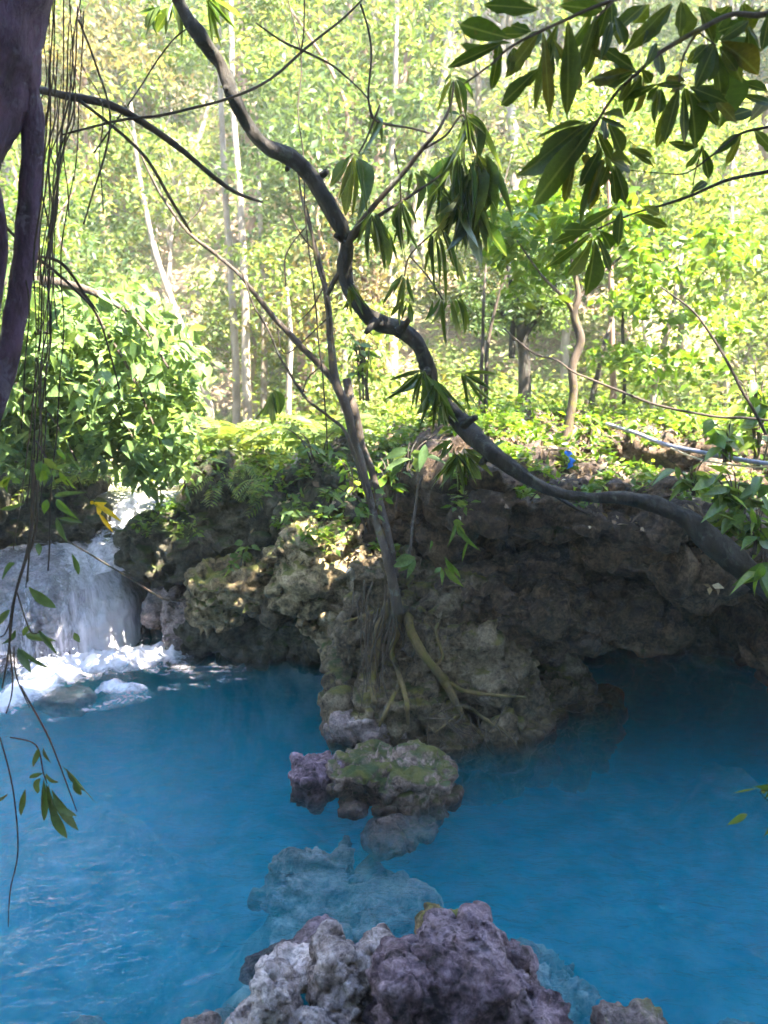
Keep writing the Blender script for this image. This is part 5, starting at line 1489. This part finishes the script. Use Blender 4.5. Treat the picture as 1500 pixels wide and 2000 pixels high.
for b in [(1047, 138, 976, 210, 26), (1052, 63, 990, 148, 36), (1060, 60, 1080, 232, 30), (1108, 40, 1115, 210, 38), (1080, 75, 1140, 184, 24), (1165, 25, 1130, 148, 28), (1170, 30, 1145, 150, 24), (1090, 10, 1180, 20, 36), (1050, 18, 945, 6, 36),
          (1000, 76, 895, 50, 38), (985, 82, 878, 128, 27), (975, 85, 962, 177, 26), (1000, 95, 995, 142, 22), (1040, 62, 1000, 48, 22), (1190, 0, 1168, 78, 26), (1200, 30, 1222, 88, 32), (1195, 40, 1175, 112, 22), (1262, 8, 1198, 58, 42), (1312, 4, 1224, 103, 36), (1330, 0, 1330, 65, 27),
          (1365, 10, 1395, 80, 28), (1430, 10, 1403, 55, 30), (1462, 40, 1416, 74, 26), (1462, 50, 1482, 98, 22), (1505, 15, 1490, 98, 34), (1452, 5, 1472, 62, 30), (1282, 83, 1264, 126, 20), (1245, 140, 1180, 92, 30), (1240, 138, 1148, 153, 26), (1240, 140, 1178, 168, 26), (1235, 150, 1204, 200, 26),
          (1252, 145, 1228, 195, 20), (1253, 135, 1274, 163, 22), (1190, 118, 1158, 98, 20), (1395, 88, 1360, 170, 36), (1395, 92, 1413, 198, 32), (1403, 90, 1442, 138, 36), (1405, 82, 1492, 133, 36), (1400, 76, 1482, 94, 26), (1385, 84, 1349, 124, 22), (1398, 90, 1385, 160, 34),
          (1285, 163, 1224, 192, 20), (1285, 170, 1269, 202, 18), (1290, 170, 1292, 228, 24), (1328, 168, 1296, 278, 32), (1335, 180, 1335, 284, 30), (1345, 180, 1371, 280, 30), (1350, 180, 1408, 244, 32), (1378, 175, 1448, 240, 32), (1335, 160, 1296, 152, 18), (1340, 165, 1286, 166, 16), (1345, 170, 1420, 195, 30),
          (1150, 240, 1058, 250, 22), (1145, 240, 1049, 312, 42), (1160, 236, 1020, 352, 34), (1162, 240, 1037, 408, 48), (1120, 320, 1101, 397, 22), (1170, 228, 1227, 258, 26), (1185, 235, 1222, 304, 36), (1166, 255, 1202, 315, 26), (1172, 290, 1133, 364, 30), (1182, 308, 1138, 420, 38), (1166, 330, 1154, 412, 26),
          (1195, 325, 1206, 402, 24), (1200, 322, 1224, 394, 26), (1224, 290, 1277, 306, 17), (1190, 310, 1228, 330, 22), (1150, 300, 1140, 320, 26)]:
    leaf_px(tb, 'fore', b[0], b[1], b[2], b[3], b[4] * 0.80, 2.8, .05, .22, (0, -1, -0.1))
    jx, jy, kk = rng.normal(0, 14), rng.normal(0, 10), rng.uniform(.6, 1.0)
    leaf_px(tb, 'fore', b[0] + jx * .4, b[1] + jy * .4, b[0] + (b[2] - b[0]) * kk + jx * 1.8, b[1] + (b[3] - b[1]) * kk + jy * 1.8, b[4] * .75, 2.9, .08, .5, (0, -1, -0.1))
tc = thing('leafy_branch', P(1520, 330, 3.1), 'lower leafy branch entering from the right edge with a drooping leaf rosette at its end', 'branch')
for path in ([(1600, 310, 3.1, 10), (1500, 335, 3.1, 8), (1420, 352, 3.1, 7), (1350, 382, 3.1, 6), (1290, 402, 3.1, 5), (1235, 418, 3.1, 4), (1165, 448, 3.1, 3)], [(1560, 235, 3.0, 7), (1500, 248, 3.0, 6), (1445, 262, 3.0, 5), (1395, 300, 3.0, 4), (1340, 338, 3.05, 3), (1290, 338, 3.05, 2), (1225, 332, 3.05, 2)],
             [(1372, 285, 3.0, 3), (1356, 345, 3.05, 2), (1352, 390, 3.1, 2)]):
    pp, rr = pxpath(path)
    V, F = tube(pp, rr, 8, 7, .1, 9)
    part(tc, 'stem', V, F, B_dark)
for b in [(1205, 405, 1128, 447, 24), (1215, 405, 1204, 477, 24), (1255, 400, 1294, 422, 20), (1240, 418, 1302, 444, 24), (1225, 402, 1236, 394, 12), (1158, 448, 1098, 450, 22), (1156, 455, 1068, 528, 25), (1158, 462, 1112, 548, 22), (1160, 465, 1158, 577, 27), (1165, 460, 1202, 538, 24), (1170, 450, 1202, 487, 24), (1152, 446, 1078, 476, 24),
          (1366, 283, 1314, 285, 15), (1368, 288, 1341, 336, 22), (1372, 288, 1386, 350, 26), (1388, 306, 1447, 260, 20), (1448, 260, 1418, 328, 20), (1395, 236, 1464, 214, 22), (1345, 380, 1385, 350, 18), (1460, 240, 1500, 190, 24), (1470, 250, 1515, 300, 24), (1440, 160, 1500, 175, 24), (1450, 185, 1510, 205, 24)]:
    leaf_px(tc, 'fore', b[0], b[1], b[2], b[3], b[4] * .85, 3.05, .05, .35, (0, -1, 0))
td = thing('leaf_sprig', P(1510, 1550, 2.6), 'few green and yellow leaves poking in over the water at the right edge', 'plant')
pp, rr = pxpath([(1600, 1560, 2.6, 4), (1520, 1548, 2.6, 3), (1485, 1545, 2.6, 2), (1500, 1565, 2.6, 2)])
V, F = tube(pp, rr, 6, 5)
part(td, 'stem', V, F, B_vine)
for b in [(1515, 1535, 1478, 1540, 14), (1460, 1590, 1418, 1612, 14), (1520, 1600, 1490, 1635, 20), (1485, 1542, 1500, 1550, 10), (1478, 1540, 1425, 1550, 4), (1510, 1530, 1500, 1560, 12)]:
    leaf_px(td, 'bright', *b, 2.6, .04, .4)

# ------------------------------------------------------------------ climbing vines on the right
for lab, path in (('thin dark vine sagging across the bank from the bushy tree to the right edge', [(985, 640, 6.8, 4), (1030, 680, 6.7, 4), (1060, 695, 6.7, 4), (1090, 705, 6.6, 4), (1130, 732, 6.6, 4), (1215, 765, 6.5, 5), (1300, 795, 6.4, 5), (1400, 815, 6.3, 5), (1460, 817, 6.2, 5), (1560, 825, 6.2, 5)]),
                  ('dark arching vine stem descending steeply at the right edge', [(1290, 560, 6.3, 3), (1345, 600, 6.2, 4), (1390, 660, 6.1, 5), (1430, 725, 6.0, 6), (1465, 790, 5.9, 6), (1495, 850, 5.9, 6)]),
                  ('long vine curving down through the far leaves left of the thin tree', [(560, -20, 5.8, 2), (588, 110, 5.8, 2.5), (582, 210, 5.8, 2.5), (592, 300, 5.8, 2.5), (597, 420, 5.8, 2.5), (610, 540, 5.9, 3), (620, 640, 5.9, 3), (632, 760, 6.0, 3), (640, 880, 6.0, 3)])):
    pp, rr = pxpath(path)
    V, F = tube(pp, rr, 7, 7, .1, 9, wob=.01)
    tag(obj('vine', mesh_np('vine', V - pp[0], F), B_vine, loc=pp[0]), lab, 'vine')

# ------------------------------------------------------------------ things dropped on surfaces
# leaf litter and twigs on the bank
q = np.random.default_rng(81)
pos, nrm = [], []
while len(pos) < 5200:
    x, y = q.uniform(-1.2, 5.2), q.uniform(5.4, 11)
    h, n = drop(x, y)
    if h is not None and n[2] > 0.45 and h[2] > 1.0:
        pos.append(h + n * 0.012); nrm.append(n)
pos, nrm = np.array(pos), np.array(nrm)
d = q.normal(size=(len(pos), 3)); d -= nrm * (d * nrm).sum(1)[:, None]
l = q.uniform(.03, .10, len(pos))
V1 = scatter_leaves(pos, d + nrm * .25, nrm + q.normal(0, .35, (len(pos), 3)), l, l * q.uniform(.3, .6, len(pos)))
tag(obj('leaf_litter', mesh_np('leaf_litter', *V1, False), L_dry), 'brown dead leaves strewn over the top of the bank', 'leaf litter', kind='stuff')
tw = []
for k in range(260):
    i = int(q.integers(len(pos)))
    a = pos[i]
    u = unit(d[i] + q.normal(0, .2, 3))
    L = q.uniform(.1, .5)
    tw.append(tube([a, a + u * L * .5 + [0, 0, q.uniform(.0, .05)], a + u * L + [0, 0, q.uniform(-.03, .06)]], [.005, .004, .002], 5, 3))
V, F = merge(tw)
tag(obj('fallen_twigs', mesh_np('fallen_twigs', V, F), B_rootlet), 'thin fallen twigs scattered over the top of the bank', 'twigs', kind='stuff')

# low leafy ground cover on the bank
cen, rad = [], []
while len(cen) < 420:
    x, y = q.uniform(-4.2, 5.5), q.uniform(6.3, 12.5)
    if abs(x - float(stream_x(np.array([y]))[0])) < 0.85 or (x < 0.0 and q.random() < .8) or (x > 0.6 and y < 7.6 and q.random() < .5):
        continue
    h, n = drop(x, y)
    if h is not None and h[2] > 1.0:
        s = q.uniform(.07, .26)
        cen.append(h + [0, 0, s * .5]); rad.append(s)
k_ = 0
while k_ < 150:
    x, y = q.uniform(0.5, 4.2), q.uniform(5.6, 8.6)
    h, n = drop(x, y)
    if h is not None and h[2] > 0.9 and n[2] > 0.3:
        s = q.uniform(.05, .15)
        cen.append(h + [0, 0, s * .4]); rad.append(s); k_ += 1
k_ = 0
while k_ < 55:
    x, y = q.uniform(-2.3, 1.0), q.uniform(6.3, 8.6)
    h, n = drop(x, y)
    if h is not None and h[2] > 1.15 and n[2] > 0.2:
        s = q.uniform(.05, .16)
        cen.append(h + [0, 0, s * .4]); rad.append(s); k_ += 1
V, F = crown_arrays(np.array(cen), rad, 46, .075, .5, 82, 0.0, .9)
tag(obj('ground_cover', mesh_np('ground_cover', V, F, False), L_bright), 'low leafy green ground cover on the bank', 'ground cover', kind='stuff')

# ferns
def frond_mesh(seed, bend):
    r = np.random.default_rng(seed)
    n = 15
    t = np.linspace(0, 1, n)
    rx = np.stack([0.04 * np.sin(t * 3 + seed), t * (1 - .12 * bend * t), 0.35 * t - (0.35 + bend) * t * t], 1)
    V, F = tube(rx, np.linspace(.008, .002, n), 3, 1)
    parts = [(V, F)]
    T = unit(np.gradient(rx, axis=0))
    pos, dr, ln = [], [], []
    for i in range(1, n):
        w = 0.30 * math.sin(math.pi * min(1, 0.12 + 0.9 * (1 - t[i]) ** 0.8)) + .02
        for s in (-1, 1):
            pos.append(rx[i]); dr.append(np.array([s * 1.0, 0, -.12]) + T[i] * 0.45); ln.append(w * r.uniform(.85, 1.1))
    pos, dr, ln = np.array(pos), np.array(dr), np.array(ln)
    parts.append(scatter_leaves(pos, dr, np.array([0, 0, 1.0]) + r.normal(0, .2, (len(pos), 3)), ln, np.full(len(ln), .062)))
    V, F = merge(parts)
    me = mesh_np('frond', V, F, False)
    me.materials.append(L_fern)
    return me
FRONDS = [frond_mesh(1, .35), frond_mesh(2, .55), frond_mesh(3, .2)]
def fern(base, n, L, label, group, seed, side=None):
    r = np.random.default_rng(seed)
    root = thing('fern', base, label, 'fern', group)
    a0 = r.uniform(0, 6.28)
    for k in range(n):
        a = a0 + 6.283 * k / n + r.normal(0, .25)
        if side is not None:
            a = side + r.normal(0, .7)
        o = bpy.data.objects.new('frond', FRONDS[int(r.integers(3))])
        COL.objects.link(o)
        o.parent = root
        s = L * r.uniform(.7, 1.15)
        o.scale = (s, s, s)
        o.rotation_euler = (r.uniform(.1, .75) if side is None else r.uniform(-.6, .2), r.normal(0, .15), a - math.pi / 2)
    return root
fr = np.random.default_rng(91)
n = 0
while n < 38:
    px_, Y = fr.uniform(375, 720), fr.uniform(8.2, 11.5)
    b = P(px_, 850, Y)
    h, nn = drop(b[0], b[1])
    if h is None or h[2] < 1.3 or abs(b[0] - float(stream_x(np.array([b[1]]))[0])) < .75:
        continue
    fern(h - [0, 0, .02], 8, fr.uniform(.55, .85), 'feathery pale green fern in the sunlit fern bed left of the thin tree', 'ferns of the sunlit bed', 900 + n)
    n += 1
n = 0
while n < 22:
    px_, Y = fr.uniform(900, 1560), fr.uniform(8.2, 12)
    b = P(px_, 800, Y)
    h, nn = drop(b[0], b[1])
    if h is None:
        continue
    fern(h - [0, 0, .02], 6, fr.uniform(.4, .6), 'light green fern growing on the bank among the slim trunks at the right', 'ferns among the slim trunks', 950 + n)
    n += 1
n = 0
while n < 16:
    px_, Y = fr.uniform(-60, 205), fr.uniform(8.3, 9.6)
    b = P(px_, 900, Y)
    h, nn = drop(b[0], b[1])
    if h is None:
        continue
    fern(h - [0, 0, .02], 7, fr.uniform(.45, .7), 'dark green fern drooping over the shaded rock bank at the left edge', 'ferns on the shaded left bank', 980 + n)
    n += 1
for k, (x, y, Y, L) in enumerate([(430, 930, 7.75, .32), (505, 940, 7.6, .36), (470, 910, 7.8, .32), (545, 960, 7.6, .3), (395, 930, 7.9, .3)]):
    fern(P(x, y, Y), 4, L, 'small grey-green fern hanging on the face of the dark rock bank', 'ferns hanging on the dark bank', 1000 + k, -math.pi / 2)
fern(P(1490, 985, 6.1), 6, .42, 'yellow-green fern among the leafy plants at the right edge', None, 1010, -2.4)

# leafy plants on the right bank
def bush(label, px_, py_, Y, n, L, w, key='bright', stems=3, sx=60, sy=50, name='leafy_plant'):
    root = thing(name, P(px_, py_ + sy, Y), label, 'plant')
    for k in range(stems):
        ex, ey = px_ + rng.normal(0, sx * .6), py_ - sy * rng.uniform(.2, .9)
        pp, rr = pxpath([(px_ + rng.normal(0, 5), py_ + sy + 8, Y, 4), ((px_ + ex) / 2, (py_ + ey) / 2 + 6, Y, 3), (ex, ey, Y, 2)])
        V, F = tube(pp, rr, 5, 5)
        sm_ = part(root, 'stem', V, F, B_slim)
        for j in range(n // stems):
            t = rng.uniform(.3, 1)
            bx, by = px_ + (ex - px_) * t + rng.normal(0, 5), py_ + sy + (ey - py_ - sy) * t + rng.normal(0, 5)
            a = rng.uniform(-2.2, 2.2)
            l = L * rng.uniform(.65, 1.1)
            leaf_px(root, key, bx, by, bx + l * math.sin(a), by + l * (.35 + .5 * math.cos(a)), w * rng.uniform(.8, 1.1), Y, .10, .5, (0, -.6, .9), sm_)
    return root
bush('bright green shrub beside the cord at the right bank, its leaves in one loose tuft', 1350, 925, 5.45, 26, 50, 18, sx=48, sy=35, stems=4)
bush('large green shrub below the grey pipe at the right edge', 1440, 955, 5.35, 54, 54, 19, stems=7, sx=62, sy=55)
bush('low shrub with light green leaves just above the dark trunk near the right edge', 1410, 1020, 5.3, 30, 44, 18, stems=5, sx=40, sy=28)
bush('leafy shrub at the right edge right of the low light green shrub', 1480, 1030, 5.25, 40, 50, 19, stems=6, sx=34, sy=45)
bush('broad-leaved plant in front of the dark trunk at the right edge', 1492, 1095, 5.0, 12, 80, 25, stems=3, sx=16, sy=30)
bush('leafy plant with bluish upper leaves beside the pipe near the right edge', 1420, 855, 5.9, 26, 46, 21, stems=5, sx=45, sy=40)
bush('tall bright green leafy shrub behind the pipe at the right edge', 1480, 800, 6.6, 44, 46, 20, stems=7, sx=60, sy=110)
bush('fresh green weeds at the foot of the crooked brown tree', 1150, 835, 7.3, 24, 26, 10, stems=5, sx=40, sy=25)
bush('leafy weeds on the bank right of the crooked brown tree', 1230, 835, 7.0, 20, 26, 11, stems=4, sx=40, sy=25)
# small plants on the rocks
bush('seedling with rounded leaves on the low ochre boulder', 468, 1075, 7.25, 15, 26, 12, 'left', 3, 22, 24)
bush('tiny bright seedling low on the ochre boulder', 450, 1110, 7.2, 8, 18, 8, 'bright', 2, 10, 10)
bush('row of small glossy leaves above the tall ochre boulder, left part', 570, 1003, 7.0, 18, 22, 9, 'left', 3, 26, 14)
bush('row of small glossy leaves above the tall ochre boulder, right part', 635, 996, 7.0, 18, 22, 9, 'left', 3, 26, 14)
bush('broad pale green leaves left of the curved tree on the cliff edge', 795, 885, 6.1, 10, 62, 18, 'left', 3, 40, 30)
bush('leafy weeds round the foot of the thin forked tree stems', 690, 930, 6.6, 30, 26, 11, 'bright', 5, 45, 40)
bush('bushy small-leaved plant right of the thin forked tree', 765, 930, 6.5, 44, 26, 11, 'bright', 7, 45, 55)
bush('sparse leafy sprouts hanging on the rock beside the lower stems of the thin tree', 720, 985, 5.85, 30, 26, 10, 'bright', 5, 42, 50)
bush('small-leaved shrub behind the fork of the thin tree', 715, 700, 7.2, 44, 26, 10, 'bright', 7, 50, 75)
bush('bushy weeds on the bank left of the thin forked tree', 620, 870, 7.4, 40, 26, 10, 'bright', 6, 60, 40)
pl_ = thing('broadleaf_seedling', P(800, 1100, 5.7), 'drooping pale broad leaves at the foot of the thin forked tree', 'plant')
for b in [(812, 1088, 762, 1108, 20), (810, 1090, 775, 1122, 13), (812, 1092, 793, 1132, 12), (806, 1086, 770, 1095, 14)]:
    leaf_px(pl_, 'left', *b, 5.65, .05, .3)
pl_ = thing('broadleaf_seedling', P(890, 1030, 5.6), 'green drooping leaves hanging against the dark overhang right of the thin tree', 'plant')
for b in [(888, 1022, 880, 1068, 8), (890, 1022, 914, 1056, 11), (892, 1024, 935, 1085, 11), (885, 1018, 905, 1025, 14), (890, 1025, 900, 1050, 8), (915, 1055, 900, 1100, 6)]:
    leaf_px(pl_, 'bright', *b, 5.5, .05, .35)
pl_ = thing('broadleaf_seedling', P(860, 1100, 5.6), 'small green leaf tuft low on the root-gripped boulder', 'plant')
for b in [(862, 1108, 848, 1120, 10), (862, 1108, 865, 1145, 9), (868, 1108, 905, 1150, 14), (866, 1086, 900, 1130, 9), (868, 1090, 895, 1140, 12), (843, 1055, 842, 1074, 6)]:
    leaf_px(pl_, 'bright', *b, 5.5, .05, .35)

# ------------------------------------------------------------------ pipe, cord and ribbon
M_pipe = plain_mat('grey_pipe_plastic', (0.17, 0.17, 0.21), 0.5, 0.4, 0.2)
M_cord = plain_mat('pale_cord', (0.42, 0.36, 0.22), 0.8, 0.2, 0.2)
M_rib = plain_mat('blue_plastic', (0.02, 0.16, 0.62), 0.35, 0.4, 0.15)
def laid(name, lab, cat, path, r, mat, Y):
    pp = [P(a, b, c) for a, b, c in path]
    V, F = tube(pp, r, 10, 8)
    return tag(obj(name, mesh_np(name, V - pp[0], F), mat, loc=pp[0]), lab, cat)
laid('pipe', 'long grey plastic pipe lying across the litter on the right bank', 'pipe', [(1185, 828, 7.2), (1240, 845, 6.8), (1300, 868, 6.4), (1380, 885, 6.1), (1480, 903, 5.9), (1600, 915, 5.8)], .016, M_pipe, 6)
laid('cord', 'thin yellowish cord sagging just below the grey pipe', 'cord', [(1310, 875, 6.3), (1360, 895, 6.1), (1410, 905, 6.0), (1475, 912, 5.9), (1580, 912, 5.8)], .006, M_cord, 6)
rb = thing('ribbon', P(1110, 890, 5.75), 'torn blue plastic ribbon tied at the foot of the crooked brown tree', 'ribbon')
for i, b in enumerate(((1102, 884, 1118, 886, 9), (1106, 880, 1112, 893, 8), (1120, 895, 1110, 916, 10), (1112, 893, 1119, 906, 7))):
    a, c = P(b[0], b[1], 5.7), P(b[2], b[3], 5.68)
    V, F = leaf_big(bend=.25, fold=.3, shape=(.8, 1, .7, 1, .9, .6), wave=.12)
    R = frames((c - a)[None], np.array([[.3, -1, .2]]))[0]
    V = (V * np.array([M(b[4], 5.7), np.linalg.norm(c - a), np.linalg.norm(c - a)])) @ R.T + a
    part(rb, 'strip', V, F, M_rib)

# ------------------------------------------------------------------ added haze, a pale veil standing in for glare
def haze():
    m, nt, N, L = mat_new('veil_haze')
    v = node(nt, 'ShaderNodeVolumePrincipled', Density=0.0022, Anisotropy=0.1)
    v.inputs['Color'].default_value = (0.96, 0.97, 0.93, 1)
    o = nt.nodes.new('ShaderNodeOutputMaterial')
    L.new(v.outputs[0], o.inputs['Volume'])
    V, F = slab(-48, 48, -28, 54, -5.0, 36.0)
    tag(obj('haze', mesh_np('haze', V, F, False), m), 'thin haze added to lay a pale veil over the far forest', 'haze', kind='stuff')
haze()
